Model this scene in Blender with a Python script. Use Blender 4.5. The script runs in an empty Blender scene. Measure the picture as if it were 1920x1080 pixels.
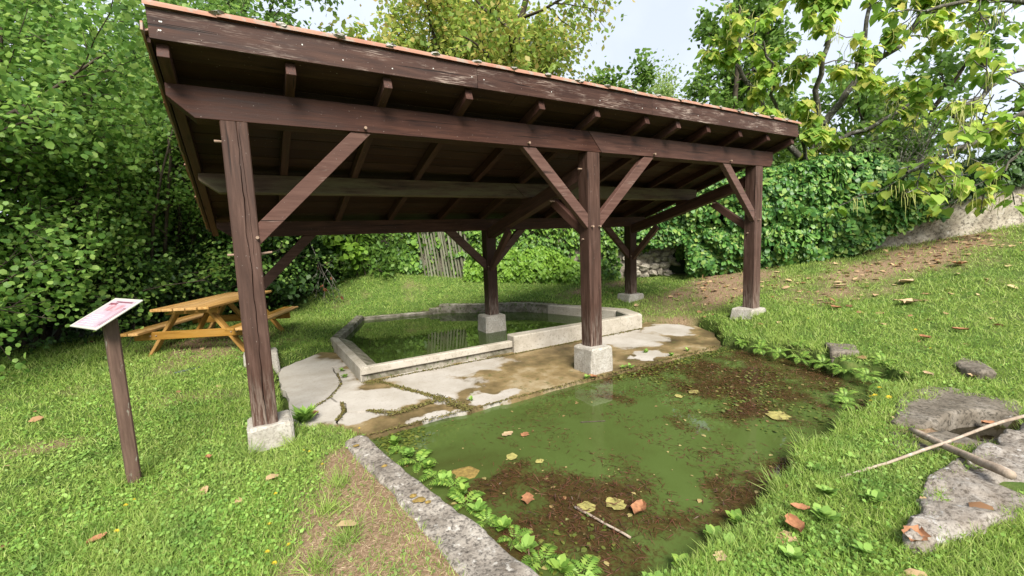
import bpy, bmesh, math, random
import numpy as np
from mathutils import Matrix, Vector

# ------------------------------------------------------------------ camera, world, sun, exposure
scene = bpy.context.scene
COL = scene.collection
R_ = np.array([0.85957188, -0.50957128, -0.03838349])
U_ = np.array([0.09048581, 0.07784976, 0.99285031])
F_ = np.array([0.50293985, 0.85689937, -0.11302644])
CAM = np.array([0.0211, -4.4087, 1.5739])
cd = bpy.data.cameras.new("camera"); cam = bpy.data.objects.new("camera", cd); COL.objects.link(cam)
cd.sensor_width = 36.0; cd.lens = 826.4942 / 1920 * 36.0
cd.clip_start = 0.05; cd.clip_end = 3000
m = Matrix.Identity(4)
for i in range(3):
    m[i][0] = R_[i]; m[i][1] = U_[i]; m[i][2] = -F_[i]; m[i][3] = CAM[i]
cam.matrix_world = m
scene.camera = cam

SUN_EL, SUN_AZ = math.radians(43), math.radians(-163)     # azimuth measured from +Y towards +X
world = bpy.data.worlds.new("World"); scene.world = world; world.use_nodes = True
wn, wl = world.node_tree.nodes, world.node_tree.links
wn.clear()
wo = wn.new("ShaderNodeOutputWorld"); bg = wn.new("ShaderNodeBackground")
sky = wn.new("ShaderNodeTexSky"); sky.sky_type = 'NISHITA'; sky.sun_disc = False
sky.sun_elevation = SUN_EL; sky.sun_rotation = SUN_AZ
sky.air_density = 1.0; sky.dust_density = 3.0; sky.ozone_density = 1.0
tc = wn.new("ShaderNodeTexCoord"); cn = wn.new("ShaderNodeTexNoise")
cn.inputs["Scale"].default_value = 2.2; cn.inputs["Detail"].default_value = 6; cn.inputs["Roughness"].default_value = 0.55
wl.new(tc.outputs["Generated"], cn.inputs["Vector"])
cr = wn.new("ShaderNodeValToRGB"); cr.color_ramp.elements[0].position = 0.36; cr.color_ramp.elements[1].position = 0.66
cr.color_ramp.elements[0].color = (0.68, 0.68, 0.68, 1); cr.color_ramp.elements[1].color = (0.93, 0.93, 0.93, 1)
wl.new(cn.outputs["Fac"], cr.inputs["Fac"])
mx = wn.new("ShaderNodeMix"); mx.data_type = 'RGBA'
wl.new(cr.outputs["Color"], mx.inputs["Factor"])
wl.new(sky.outputs["Color"], mx.inputs["A"]); mx.inputs["B"].default_value = (8.0, 8.6, 9.9, 1)
wl.new(mx.outputs["Result"], bg.inputs["Color"]); bg.inputs["Strength"].default_value = 0.05
wl.new(bg.outputs["Background"], wo.inputs["Surface"])

sd = bpy.data.lights.new("sun", 'SUN'); sd.energy = 3.2; sd.angle = math.radians(26); sd.color = (1.0, 0.95, 0.86)
sun = bpy.data.objects.new("sun", sd); COL.objects.link(sun)
sdir = Vector((math.sin(SUN_AZ) * math.cos(SUN_EL), math.cos(SUN_AZ) * math.cos(SUN_EL), math.sin(SUN_EL)))
sun.rotation_euler = sdir.to_track_quat('Z', 'Y').to_euler(); sun.location = (0, 0, 20)

vs = scene.view_settings
vs.view_transform = 'Standard'; vs.look = 'None'; vs.gamma = 1; vs.use_curve_mapping = False
vs.exposure = 1.47
scene.render.engine = 'CYCLES'
scene.cycles.use_denoising = True
scene.cycles.max_bounces = 6; scene.cycles.diffuse_bounces = 4; scene.cycles.glossy_bounces = 3
scene.cycles.transmission_bounces = 4; scene.cycles.transparent_max_bounces = 6
scene.cycles.caustics_reflective = False; scene.cycles.caustics_refractive = False

rng = np.random.default_rng(7)
random.seed(7)

# ------------------------------------------------------------------ materials
def rgb(c): return (c[0], c[1], c[2], 1)
class Mat:
    def __init__(s, name):
        s.m = bpy.data.materials.new(name); s.m.use_nodes = True
        s.n = s.m.node_tree.nodes; s.l = s.m.node_tree.links
        s.b = s.n["Principled BSDF"]; s.out = s.n["Material Output"]
    def set(s, node, **kw):
        for k, v in kw.items():
            k = k.replace("_", " ")
            inp = node.inputs[k]
            if hasattr(v, "is_linked") or isinstance(v, bpy.types.NodeSocket): s.l.new(v, inp)
            else: inp.default_value = v
    def coords(s, scale=(1, 1, 1), kind="Object", rnd=True):
        t = s.n.new("ShaderNodeTexCoord"); v = t.outputs[kind]
        mp = s.n.new("ShaderNodeMapping"); s.l.new(v, mp.inputs["Vector"]); mp.inputs["Scale"].default_value = scale
        if rnd:
            oi = s.n.new("ShaderNodeObjectInfo"); mu = s.n.new("ShaderNodeMath"); mu.operation = 'MULTIPLY'
            s.l.new(oi.outputs["Random"], mu.inputs[0]); mu.inputs[1].default_value = 37.0
            s.l.new(mu.outputs[0], mp.inputs["Location"])
        return mp.outputs["Vector"]
    def pos(s, scale=(1, 1, 1)):
        g = s.n.new("ShaderNodeNewGeometry")
        mp = s.n.new("ShaderNodeMapping"); s.l.new(g.outputs["Position"], mp.inputs["Vector"]); mp.inputs["Scale"].default_value = scale
        return mp.outputs["Vector"]
    def noise(s, vec, scale=5, detail=6, rough=0.55, dist=0.0):
        n = s.n.new("ShaderNodeTexNoise"); s.l.new(vec, n.inputs["Vector"])
        n.inputs["Scale"].default_value = scale; n.inputs["Detail"].default_value = detail
        n.inputs["Roughness"].default_value = rough; n.inputs["Distortion"].default_value = dist
        return n.outputs["Fac"]
    def ramp(s, fac, stops):
        r = s.n.new("ShaderNodeValToRGB"); s.l.new(fac, r.inputs["Fac"]); e = r.color_ramp.elements
        while len(e) < len(stops): e.new(0.5)
        for i, (p, c) in enumerate(stops):
            e[i].position = p; e[i].color = rgb(c) if hasattr(c, "__len__") else (c, c, c, 1)
        return r.outputs["Color"]
    def mix(s, fac, a, b, mode='MIX'):
        x = s.n.new("ShaderNodeMix"); x.data_type = 'RGBA'; x.blend_type = mode
        for sock, v in ((x.inputs["Factor"], fac), (x.inputs["A"], a), (x.inputs["B"], b)):
            if isinstance(v, bpy.types.NodeSocket): s.l.new(v, sock)
            elif sock.name == "Factor": sock.default_value = v
            else: sock.default_value = rgb(v)
        return x.outputs["Result"]
    def math(s, op, a, b=None):
        x = s.n.new("ShaderNodeMath"); x.operation = op
        for i, v in enumerate((a, b)):
            if v is None: continue
            if isinstance(v, bpy.types.NodeSocket): s.l.new(v, x.inputs[i])
            else: x.inputs[i].default_value = v
        return x.outputs[0]
    def bump(s, h, strength=0.4, dist=0.01):
        b = s.n.new("ShaderNodeBump"); b.inputs["Strength"].default_value = strength; b.inputs["Distance"].default_value = dist
        s.l.new(h, b.inputs["Height"]); s.l.new(b.outputs["Normal"], s.b.inputs["Normal"])
    def island(s):
        g = s.n.new("ShaderNodeNewGeometry"); return g.outputs["Random Per Island"]
    def attr(s, name):
        a = s.n.new("ShaderNodeAttribute"); a.attribute_name = name; return a.outputs["Fac"]

def wood(name, dark, mid, light, worn, rough=0.62, worn_at=0.66, wornc=None, foot=False):
    M = Mat(name)
    v = M.coords((1.0, 13, 13)); f = M.noise(v, 2.2, 8, 0.62, 0.4)
    c = M.ramp(f, [(0.28, dark), (0.5, mid), (0.75, light)])
    v2 = M.coords((0.7, 2.2, 2.2)); f2 = M.noise(v2, 3.0, 5, 0.6)
    wm = M.ramp(f2, [(worn_at, 0.0), (worn_at + 0.14, 1.0)])
    v3 = M.coords((3.5, 60, 60)); f3 = M.noise(v3, 2.0, 4, 0.6)
    wf = M.ramp(f3, [(0.5, 0.0), (0.62, 1.0)])
    c = M.mix(M.math('MULTIPLY', M.math('MULTIPLY', wm, wf), worn), c, wornc or (0.34, 0.27, 0.23))
    v4 = M.coords((0.55, 26, 26)); f4 = M.noise(v4, 1.3, 3, 0.5)
    cr_ = M.ramp(f4, [(0.30, 1.0), (0.335, 0.0)])
    c = M.mix(cr_, c, [x * 0.25 for x in dark])
    v5 = M.coords((1, 1, 1)); sp = M.noise(v5, 55, 2, 0.5)
    c = M.mix(M.math('MULTIPLY', M.ramp(sp, [(0.73, 0.0), (0.76, 1.0)]), 0.5), c, (0.45, 0.40, 0.36))
    vo = M.n.new("ShaderNodeTexVoronoi"); M.l.new(M.coords((0.9, 4.2, 4.2)), vo.inputs["Vector"]); vo.inputs["Scale"].default_value = 1.0
    kn = M.ramp(vo.outputs["Distance"], [(0.03, 1.0), (0.085, 0.0)])
    c = M.mix(M.math('MULTIPLY', kn, 0.85), c, [x * 0.4 for x in dark])
    big = M.ramp(M.noise(M.coords((0.5, 0.5, 0.5)), 1.6, 4, 0.6), [(0.35, 0.0), (0.7, 0.45)])
    c = M.mix(big, c, [x * 0.55 + 0.012 for x in light])
    oi = M.n.new("ShaderNodeObjectInfo"); hsv = M.n.new("ShaderNodeHueSaturation"); M.l.new(c, hsv.inputs["Color"])
    M.l.new(M.math('ADD', M.math('MULTIPLY', oi.outputs["Random"], 0.55), 0.72), hsv.inputs["Value"]); M.l.new(M.math('ADD', M.math('MULTIPLY', oi.outputs["Random"], -0.22), 1.16), hsv.inputs["Saturation"]); c = hsv.outputs[0]
    if foot:
        sx = M.n.new("ShaderNodeSeparateXYZ"); tcx = M.n.new("ShaderNodeTexCoord"); M.l.new(tcx.outputs["Object"], sx.inputs[0])
        fo_ = M.math('MULTIPLY', M.ramp(sx.outputs["X"], [(0.0, 1.0), (0.55, 0.0)]), M.ramp(M.noise(M.coords((2, 22, 22)), 2.5, 6, 0.7), [(0.45, 0.0), (0.62, 0.5)]))
        c = M.mix(fo_, c, (0.36, 0.30, 0.25))
    M.set(M.b, Base_Color=c, Roughness=M.ramp(f, [(0.3, rough - 0.1), (0.7, rough + 0.15)]))
    M.b.inputs["Specular IOR Level"].default_value = 0.2
    h = M.math('SUBTRACT', f3, M.math('MULTIPLY', cr_, 1.6))
    M.bump(h, 0.35, 0.004)
    return M.m

M_wood = wood("dark_stained_oak", (0.016, 0.006, 0.004), (0.047, 0.019, 0.013), (0.092, 0.044, 0.032), 0.5)
M_post = wood("dark_stained_post", (0.020, 0.010, 0.007), (0.054, 0.028, 0.020), (0.112, 0.066, 0.052), 0.6, foot=True)
M_fascia = wood("dark_fascia_board", (0.018, 0.008, 0.006), (0.046, 0.022, 0.016), (0.088, 0.048, 0.037), 0.85, worn_at=0.5)
M_brace = wood("worn_brace_timber", (0.045, 0.021, 0.015), (0.088, 0.045, 0.035), (0.13, 0.075, 0.06), 0.6, worn_at=0.58)
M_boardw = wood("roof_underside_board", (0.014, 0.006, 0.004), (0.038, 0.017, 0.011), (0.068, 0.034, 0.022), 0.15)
M_pine = wood("honey_pine", (0.21, 0.105, 0.032), (0.36, 0.20, 0.065), (0.46, 0.28, 0.11), 0.35, 0.5, 0.6, (0.5, 0.36, 0.2))
M_greywood = wood("silvered_paling", (0.07, 0.07, 0.045), (0.14, 0.14, 0.095), (0.22, 0.215, 0.155), 0.2)

def mossy_wood():
    M = Mat("mossy_purlin")
    v = M.coords((1.0, 13, 13)); f = M.noise(v, 2.2, 8, 0.62, 0.4)
    c = M.ramp(f, [(0.28, (0.03, 0.016, 0.011)), (0.5, (0.075, 0.04, 0.026)), (0.75, (0.12, 0.075, 0.05))])
    g = M.ramp(M.noise(M.coords((0.45, 2.5, 2.5)), 2.4, 6, 0.65), [(0.42, 0.0), (0.56, 0.85)])
    c = M.mix(g, c, (0.125, 0.10, 0.055))
    M.set(M.b, Base_Color=c, Roughness=0.8); M.bump(f, 0.3, 0.005)
    return M.m
M_mossywood = mossy_wood()

def stone(name, a, b, c3, lich=(0.42, 0.41, 0.38), lich_at=0.6, scale=6, dark=(0.05, 0.045, 0.04), bump=0.6):
    M = Mat(name)
    v = M.coords((1, 1, 1))
    f = M.noise(v, scale, 10, 0.65); g = M.noise(v, scale * 7, 6, 0.7)
    c = M.ramp(f, [(0.3, a), (0.5, b), (0.7, c3)])
    c = M.mix(M.ramp(g, [(0.38, 0.8), (0.52, 0.0)]), c, dark)
    l = M.noise(v, scale * 2.6, 6, 0.7)
    c = M.mix(M.ramp(l, [(lich_at, 0.0), (lich_at + 0.08, 0.85)]), c, lich)
    M.set(M.b, Base_Color=c, Roughness=0.92); M.b.inputs["Specular IOR Level"].default_value = 0.2
    M.bump(M.math('ADD', f, M.math('MULTIPLY', g, 0.5)), bump, 0.02)
    return M.m
M_block = stone("limestone_block", (0.27, 0.245, 0.205), (0.36, 0.335, 0.29), (0.44, 0.42, 0.38), (0.45, 0.43, 0.4), 0.62, 7, (0.2, 0.18, 0.15), 0.5)
M_kerb = stone("granite_kerb", (0.11, 0.09, 0.07), (0.25, 0.22, 0.185), (0.39, 0.355, 0.305), (0.47, 0.445, 0.40), 0.57, 5.5, (0.035, 0.03, 0.026), 1.0)
M_flag = stone("old_flagstone", (0.085, 0.07, 0.052), (0.15, 0.128, 0.10), (0.235, 0.21, 0.175), (0.30, 0.285, 0.26), 0.64, 4, (0.035, 0.03, 0.022), 0.8)
M_pale = stone("pale_weathered_rock", (0.16, 0.13, 0.10), (0.26, 0.23, 0.195), (0.36, 0.335, 0.30), (0.43, 0.42, 0.40), 0.58, 5, (0.055, 0.042, 0.03), 1.0)
M_rubble = stone("rubble_stone", (0.24, 0.21, 0.16), (0.38, 0.345, 0.28), (0.50, 0.46, 0.39), (0.5, 0.48, 0.42), 0.66, 5, (0.14, 0.12, 0.09), 0.6)
M_wall = stone("rendered_rubble_wall", (0.18, 0.15, 0.115), (0.33, 0.29, 0.23), (0.47, 0.43, 0.36), (0.5, 0.47, 0.41), 0.58, 2.4, (0.06, 0.05, 0.038), 1.0)
M_mortar = stone("lime_mortar", (0.30, 0.28, 0.25), (0.40, 0.38, 0.34), (0.48, 0.46, 0.42), (0.5, 0.5, 0.47), 0.6, 20, (0.12, 0.11, 0.1), 0.8)

def concrete_rim(name, moss):
    M = Mat(name)
    v = M.pos((1, 1, 1)); f = M.noise(v, 3.5, 9, 0.62); g = M.noise(v, 30, 5, 0.65)
    c = M.ramp(f, [(0.3, (0.27, 0.24, 0.19)), (0.55, (0.37, 0.335, 0.28)), (0.75, (0.43, 0.40, 0.345))])
    c = M.mix(M.ramp(g, [(0.36, 0.6), (0.46, 0.0)]), c, (0.17, 0.155, 0.12))
    if moss:
        k = M.noise(v, 6, 7, 0.7)
        c = M.mix(M.ramp(k, [(0.36, 0.25 * moss), (0.60, moss)]), c, (0.085, 0.078, 0.05))
        c = M.mix(M.ramp(M.noise(v, 15, 4, 0.6), [(0.58, 0.0), (0.64, moss)]), c, (0.06, 0.095, 0.02))
    M.set(M.b, Base_Color=c, Roughness=0.9); M.b.inputs["Specular IOR Level"].default_value = 0.2
    M.bump(M.math('ADD', f, g), 0.4, 0.01)
    return M.m
M_rim = concrete_rim("plastered_rim", 0.0)
M_rimold = concrete_rim("weathered_rim", 0.97)
M_washslab = concrete_rim("sloping_wash_stone", 0.95)

def slab_mat():
    M = Mat("stained_concrete")
    v = M.pos((1, 1, 1))
    f = M.noise(v, 3.0, 9, 0.6); g = M.noise(v, 40, 5, 0.65)
    dry = M.ramp(f, [(0.3, (0.34, 0.31, 0.27)), (0.6, (0.405, 0.375, 0.335)), (0.8, (0.45, 0.42, 0.385))])
    dry = M.mix(M.ramp(g, [(0.34, 0.6), (0.42, 0.0)]), dry, (0.22, 0.19, 0.15))
    dry = M.mix(M.ramp(M.noise(v, 1.4, 6, 0.65), [(0.45, 0.0), (0.72, 0.6)]), dry, (0.25, 0.215, 0.165))
    wn_ = M.noise(M.pos((1, 1, 1)), 1.9, 7, 0.62)
    wet = M.ramp(wn_, [(0.28, (0.045, 0.034, 0.016)), (0.44, (0.105, 0.075, 0.033)), (0.57, (0.21, 0.15, 0.07)), (0.70, (0.31, 0.25, 0.155))])
    wet = M.mix(M.ramp(M.noise(v, 9, 5, 0.7), [(0.56, 0.0), (0.66, 0.75)]), wet, (0.085, 0.085, 0.028))
    # dry islands: ellipses (cx, cy, rx, ry, angle) with warped outlines
    wx = M.n.new("ShaderNodeTexNoise"); M.l.new(v, wx.inputs["Vector"]); wx.inputs["Scale"].default_value = 2.6; wx.inputs["Detail"].default_value = 5
    sub = M.n.new("ShaderNodeVectorMath"); sub.operation = 'SUBTRACT'; M.l.new(wx.outputs["Color"], sub.inputs[0]); sub.inputs[1].default_value = (0.5, 0.5, 0.5)
    sc = M.n.new("ShaderNodeVectorMath"); sc.operation = 'SCALE'; M.l.new(sub.outputs[0], sc.inputs[0]); sc.inputs["Scale"].default_value = 0.95
    ad = M.n.new("ShaderNodeVectorMath"); ad.operation = 'ADD'; M.l.new(sc.outputs[0], ad.inputs[0]); M.l.new(v, ad.inputs[1])
    total = None
    for cx, cy, rx, ry, an in ((0.42, 2.0, 0.75, 1.6, 0), (0.55, 0.95, 0.55, 0.75, 0), (1.35, 0.68, 0.85, 0.42, -0.5), (1.9, 0.72, 0.62, 0.36, -0.6),
                               (2.35, 1.25, 0.95, 0.42, -0.1), (5.55, 1.08, 0.72, 0.62, 0.5), (6.65, 1.12, 0.55, 0.42, 0.5),
                               (2.4, -0.06, 0.36, 0.2, 0), (1.55, -0.2, 0.4, 0.17, 0), (4.95, 0.08, 0.42, 0.14, 0.1), (0.95, 0.45, 0.5, 0.3, -0.5)):
        s2 = M.n.new("ShaderNodeVectorMath"); s2.operation = 'SUBTRACT'; M.l.new(ad.outputs[0], s2.inputs[0]); s2.inputs[1].default_value = (cx, cy, -0.24)
        rt = M.n.new("ShaderNodeVectorRotate"); rt.rotation_type = 'Z_AXIS'; M.l.new(s2.outputs[0], rt.inputs["Vector"]); rt.inputs["Angle"].default_value = -an
        dv = M.n.new("ShaderNodeVectorMath"); dv.operation = 'MULTIPLY'; M.l.new(rt.outputs[0], dv.inputs[0]); dv.inputs[1].default_value = (1 / rx, 1 / ry, 0)
        ln = M.n.new("ShaderNodeVectorMath"); ln.operation = 'LENGTH'; M.l.new(dv.outputs[0], ln.inputs[0])
        total = ln.outputs["Value"] if total is None else M.math('MINIMUM', total, ln.outputs["Value"])
    mask = M.ramp(M.math('ADD', total, M.math('MULTIPLY', M.math('SUBTRACT', g, 0.5), 0.22)), [(0.80, 1.0), (0.93, 0.55), (0.995, 0.0)])
    c = M.mix(mask, wet, dry)
    M.set(M.b, Base_Color=c, Roughness=M.ramp(mask, [(0, 0.62), (1, 0.9)])); M.b.inputs["Specular IOR Level"].default_value = 0.3
    M.bump(M.math('ADD', f, M.math('MULTIPLY', g, 0.4)), 0.3, 0.01)
    return M.m
M_slab = slab_mat()

def tile_mat():
    M = Mat("terracotta_tile")
    v = M.coords((1, 1, 1)); p = M.pos()
    f = M.noise(p, 4, 8, 0.65); oi = M.n.new("ShaderNodeObjectInfo")
    c = M.ramp(f, [(0.3, (0.19, 0.08, 0.05)), (0.5, (0.27, 0.12, 0.075)), (0.7, (0.30, 0.175, 0.12))])
    c = M.mix(M.math('MULTIPLY', oi.outputs["Random"], 0.45), c, (0.34, 0.20, 0.14))
    c = M.mix(M.ramp(M.noise(p, 9, 6, 0.7), [(0.50, 0.0), (0.62, 0.85)]), c, (0.24, 0.22, 0.18))
    M.set(M.b, Base_Color=c, Roughness=0.85); M.bump(f, 0.3, 0.01)
    return M.m
M_tile = tile_mat()

def bark(name, a, b, lich=None, at=0.55):
    M = Mat(name); v = M.pos((1, 1, 0.35)); f = M.noise(v, 14, 8, 0.65)
    c = M.ramp(f, [(0.3, a), (0.7, b)])
    if lich: c = M.mix(M.ramp(M.noise(M.pos(), 9, 6, 0.7), [(at, 0.0), (at + 0.08, 0.9)]), c, lich)
    M.set(M.b, Base_Color=c, Roughness=0.95); M.b.inputs["Specular IOR Level"].default_value = 0.15; M.bump(f, 0.5, 0.02)
    return M.m
M_bark = bark("brown_bark", (0.035, 0.027, 0.02), (0.10, 0.082, 0.062))
M_lichenbark = bark("lichened_bark", (0.05, 0.045, 0.036), (0.13, 0.12, 0.10), (0.33, 0.34, 0.30))
M_palestick = bark("peeled_stick", (0.20, 0.15, 0.11), (0.40, 0.33, 0.26), (0.46, 0.42, 0.36))

def leafmat(name, cols, trans=0.35, rough=0.5, spec=0.35, noisy=0.0, turf=False):
    M = Mat(name); r = M.island(); n = len(cols)
    c = M.ramp(r, [(i / (n - 1), cols[i]) for i in range(n)])
    if noisy:
        w = M.noise(M.pos(), 0.8, 3, 0.5)
        c = M.mix(M.ramp(w, [(0.35, noisy), (0.6, 0.0)]), c, [x * 0.5 for x in cols[0]])
    if turf:
        c = M.mix(M.ramp(M.noise(M.pos(), 0.9, 4, 0.6), [(0.48, 0.0), (0.72, 0.35)]), c, (0.36, 0.42, 0.13))
        c = M.mix(M.ramp(M.noise(M.pos(), 2.3, 3, 0.6), [(0.50, 0.0), (0.68, 0.5)]), c, (0.10, 0.21, 0.045))
    M.set(M.b, Base_Color=c, Roughness=rough); M.b.inputs["Specular IOR Level"].default_value = spec
    if trans:
        t = M.n.new("ShaderNodeBsdfTranslucent"); hs = M.n.new("ShaderNodeHueSaturation"); M.l.new(c, hs.inputs["Color"])
        hs.inputs["Hue"].default_value = 0.488; hs.inputs["Value"].default_value = 1.35; M.l.new(hs.outputs[0], t.inputs["Color"])
        ms = M.n.new("ShaderNodeMixShader"); ms.inputs[0].default_value = trans
        M.l.new(M.b.outputs[0], ms.inputs[1]); M.l.new(t.outputs[0], ms.inputs[2]); M.l.new(ms.outputs[0], M.out.inputs["Surface"])
    return M.m
L_hazel = leafmat("hazel_leaf", [(0.07, 0.155, 0.032), (0.115, 0.235, 0.045), (0.18, 0.32, 0.065), (0.29, 0.42, 0.11)], .5)
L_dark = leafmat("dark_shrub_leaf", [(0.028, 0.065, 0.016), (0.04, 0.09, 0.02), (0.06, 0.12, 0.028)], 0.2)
L_ivy = leafmat("ivy_leaf", [(0.045, 0.11, 0.02), (0.08, 0.17, 0.028), (0.13, 0.25, 0.04), (0.20, 0.32, 0.055)], 0.25, 0.42, 0.35)
L_hedge = leafmat("hedge_leaf", [(0.032, 0.10, 0.022), (0.055, 0.15, 0.03), (0.095, 0.22, 0.042), (0.15, 0.29, 0.06), (0.26, 0.34, 0.08)], 0.25, 0.42, 0.35)
L_maple = leafmat("autumn_maple_leaf", [(0.14, 0.24, 0.045), (0.22, 0.33, 0.06), (0.33, 0.40, 0.08), (0.46, 0.36, 0.11), (0.18, 0.28, 0.05), (0.26, 0.36, 0.065), (0.44, 0.45, 0.11)], 0.52)
L_catalpa = leafmat("catalpa_leaf", [(0.13, 0.25, 0.045), (0.19, 0.34, 0.055), (0.27, 0.43, 0.07), (0.40, 0.50, 0.10), (0.56, 0.53, 0.13)], 0.55)
L_elm = leafmat("linden_leaf", [(0.07, 0.15, 0.028), (0.12, 0.22, 0.04), (0.18, 0.30, 0.06)], 0.45)
L_pale = leafmat("pale_leaf", [(0.15, 0.24, 0.06), (0.22, 0.32, 0.09), (0.28, 0.36, 0.12)], 0.5)
L_yellowgreen = leafmat("young_leaf", [(0.12, 0.25, 0.03), (0.18, 0.32, 0.04), (0.22, 0.36, 0.05)], 0.4)
L_conifer = leafmat("grey_twig_leaf", [(0.09, 0.12, 0.06), (0.14, 0.16, 0.09), (0.19, 0.2, 0.13)], 0.3)
L_grass = leafmat("grass_blade", [(0.17, 0.26, 0.05), (0.23, 0.35, 0.065), (0.30, 0.42, 0.09), (0.42, 0.47, 0.17)], 0.38, 0.55, 0.2, turf=True)
L_clover = leafmat("clover_leaf", [(0.12, 0.235, 0.045), (0.19, 0.33, 0.06), (0.27, 0.42, 0.09)], 0.32, 0.5, 0.25, turf=True)
L_straw = leafmat("dry_straw", [(0.22, 0.15, 0.085), (0.34, 0.25, 0.15), (0.44, 0.35, 0.23)], 0.2, 0.7, 0.2)
L_fern = leafmat("fern_leaf", [(0.10, 0.20, 0.03), (0.17, 0.30, 0.045), (0.30, 0.42, 0.08)], 0.35)
L_litter = leafmat("dead_leaf", [(0.16, 0.08, 0.04), (0.30, 0.17, 0.085), (0.44, 0.30, 0.17), (0.5, 0.38, 0.2)], 0.15, 0.7, 0.2)
L_weed = leafmat("water_weed", [(0.03, 0.014, 0.008), (0.075, 0.028, 0.016), (0.12, 0.045, 0.024), (0.06, 0.045, 0.016)], 0.1, 0.4, 0.4)
L_algae = leafmat("algae_frond", [(0.05, 0.075, 0.012), (0.09, 0.11, 0.018), (0.13, 0.14, 0.025)], 0.15, 0.5, 0.4)
L_duck = leafmat("floating_bit", [(0.16, 0.08, 0.035), (0.25, 0.21, 0.08), (0.33, 0.28, 0.11), (0.22, 0.11, 0.05)], 0.1)

def plain(name, c, rough=0.6, var=0.25, scale=8, spec=0.3):
    M = Mat(name); f = M.noise(M.coords(), scale, 6, 0.6)
    c2 = M.mix(M.ramp(f, [(0.3, 0.0), (0.7, 1.0)]), [x * (1 - var) for x in c], [min(1, x * (1 + var)) for x in c])
    M.set(M.b, Base_Color=c2, Roughness=rough); M.b.inputs["Specular IOR Level"].default_value = spec
    return M.m
M_petal = plain("yellow_petal", (0.75, 0.50, 0.02), 0.6, 0.1)
M_stem = plain("green_stem", (0.10, 0.18, 0.03), 0.7)
M_brownleaf = plain("russet_leaf", (0.27, 0.125, 0.06), 0.7, 0.4, 30)
M_tanleaf = plain("tan_leaf", (0.36, 0.26, 0.15), 0.75, 0.3, 30)
M_lily = plain("yellowed_pad", (0.29, 0.26, 0.085), 0.6, 0.35, 25)
M_darkcore = plain("hedge_shade", (0.018, 0.028, 0.012), 0.95, 0.5, 3, 0.0)  # near-black green standing in for the shade inside the hedge
M_moss = plain("orange_moss", (0.19, 0.13, 0.035), 0.95, 0.4, 40)
M_pipe = plain("dark_plastic_tube", (0.05, 0.06, 0.06), 0.5, 0.2)
M_nail = plain("zinc_nail", (0.5, 0.48, 0.45), 0.4, 0.1)
M_peg = plain("oak_peg", (0.26, 0.18, 0.13), 0.8, 0.3)

def sign_post_mat():
    M = Mat("flaking_painted_post"); v = M.coords((1, 1, 1)); f = M.noise(M.coords((0.35, 1.6, 1.6)), 14, 7, 0.65)
    c = M.ramp(M.noise(v, 10, 6, 0.6), [(0.3, (0.155, 0.15, 0.115)), (0.7, (0.25, 0.245, 0.19))])
    s = M.n.new("ShaderNodeSeparateXYZ"); tcx = M.n.new("ShaderNodeTexCoord"); M.l.new(tcx.outputs["Object"], s.inputs[0])
    # flaked area: more of it on the lower two thirds of the post (local x runs up from the ground)
    k = M.math('ADD', f, M.ramp(M.math('MULTIPLY', s.outputs["X"], 0.8), [(0.62, 0.04), (0.88, -0.25)]))
    c = M.mix(M.ramp(k, [(0.36, 0.0), (0.40, 1.0)]), c, M.ramp(M.noise(M.coords((1, 9, 9)), 4, 6, 0.6), [(0.3, (0.055, 0.028, 0.018)), (0.7, (0.13, 0.078, 0.055))]))
    M.set(M.b, Base_Color=c, Roughness=0.75); M.bump(k, 0.3, 0.004)
    return M.m
M_signpost = sign_post_mat()
M_panel = plain("white_panel", (0.42, 0.405, 0.355), 0.45, 0.05)
def print_mat():
    M = Mat("faded_pink_print"); v = M.coords((1, 1, 1), rnd=False); f = M.noise(v, 7, 5, 0.6, 0.6)
    c = M.ramp(f, [(0.3, (0.32, 0.21, 0.26)), (0.5, (0.40, 0.32, 0.37)), (0.7, (0.42, 0.36, 0.37))])
    M.set(M.b, Base_Color=c, Roughness=0.35); return M.m
M_print = print_mat()
M_ink = plain("maroon_ink", (0.17, 0.055, 0.075), 0.4, 0.5, 30)
M_ink2 = plain("faded_picture_ink", (0.42, 0.22, 0.25), 0.4, 0.5, 14)
M_ink3 = plain("pale_text_ink", (0.55, 0.42, 0.50), 0.4, 0.3, 60)

def ground_mat():
    M = Mat("soil_and_turf"); p = M.pos()
    f = M.noise(p, 6, 9, 0.65); g = M.noise(p, 45, 6, 0.7)
    turf = M.ramp(f, [(0.3, (0.040, 0.065, 0.016)), (0.5, (0.07, 0.115, 0.024)), (0.72, (0.115, 0.135, 0.04))])
    soil = M.ramp(g, [(0.28, (0.105, 0.062, 0.036)), (0.5, (0.215, 0.145, 0.09)), (0.72, (0.36, 0.27, 0.18))])
    c = M.mix(M.attr("bare"), turf, soil)
    mud = M.ramp(f, [(0.3, (0.02, 0.018, 0.008)), (0.7, (0.06, 0.05, 0.02))])
    c = M.mix(M.attr("mud"), c, mud)
    M.set(M.b, Base_Color=c, Roughness=0.97); M.b.inputs["Specular IOR Level"].default_value = 0.1
    M.bump(M.math('ADD', f, g), 0.7, 0.02)
    return M.m
M_ground = ground_mat()

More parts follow.
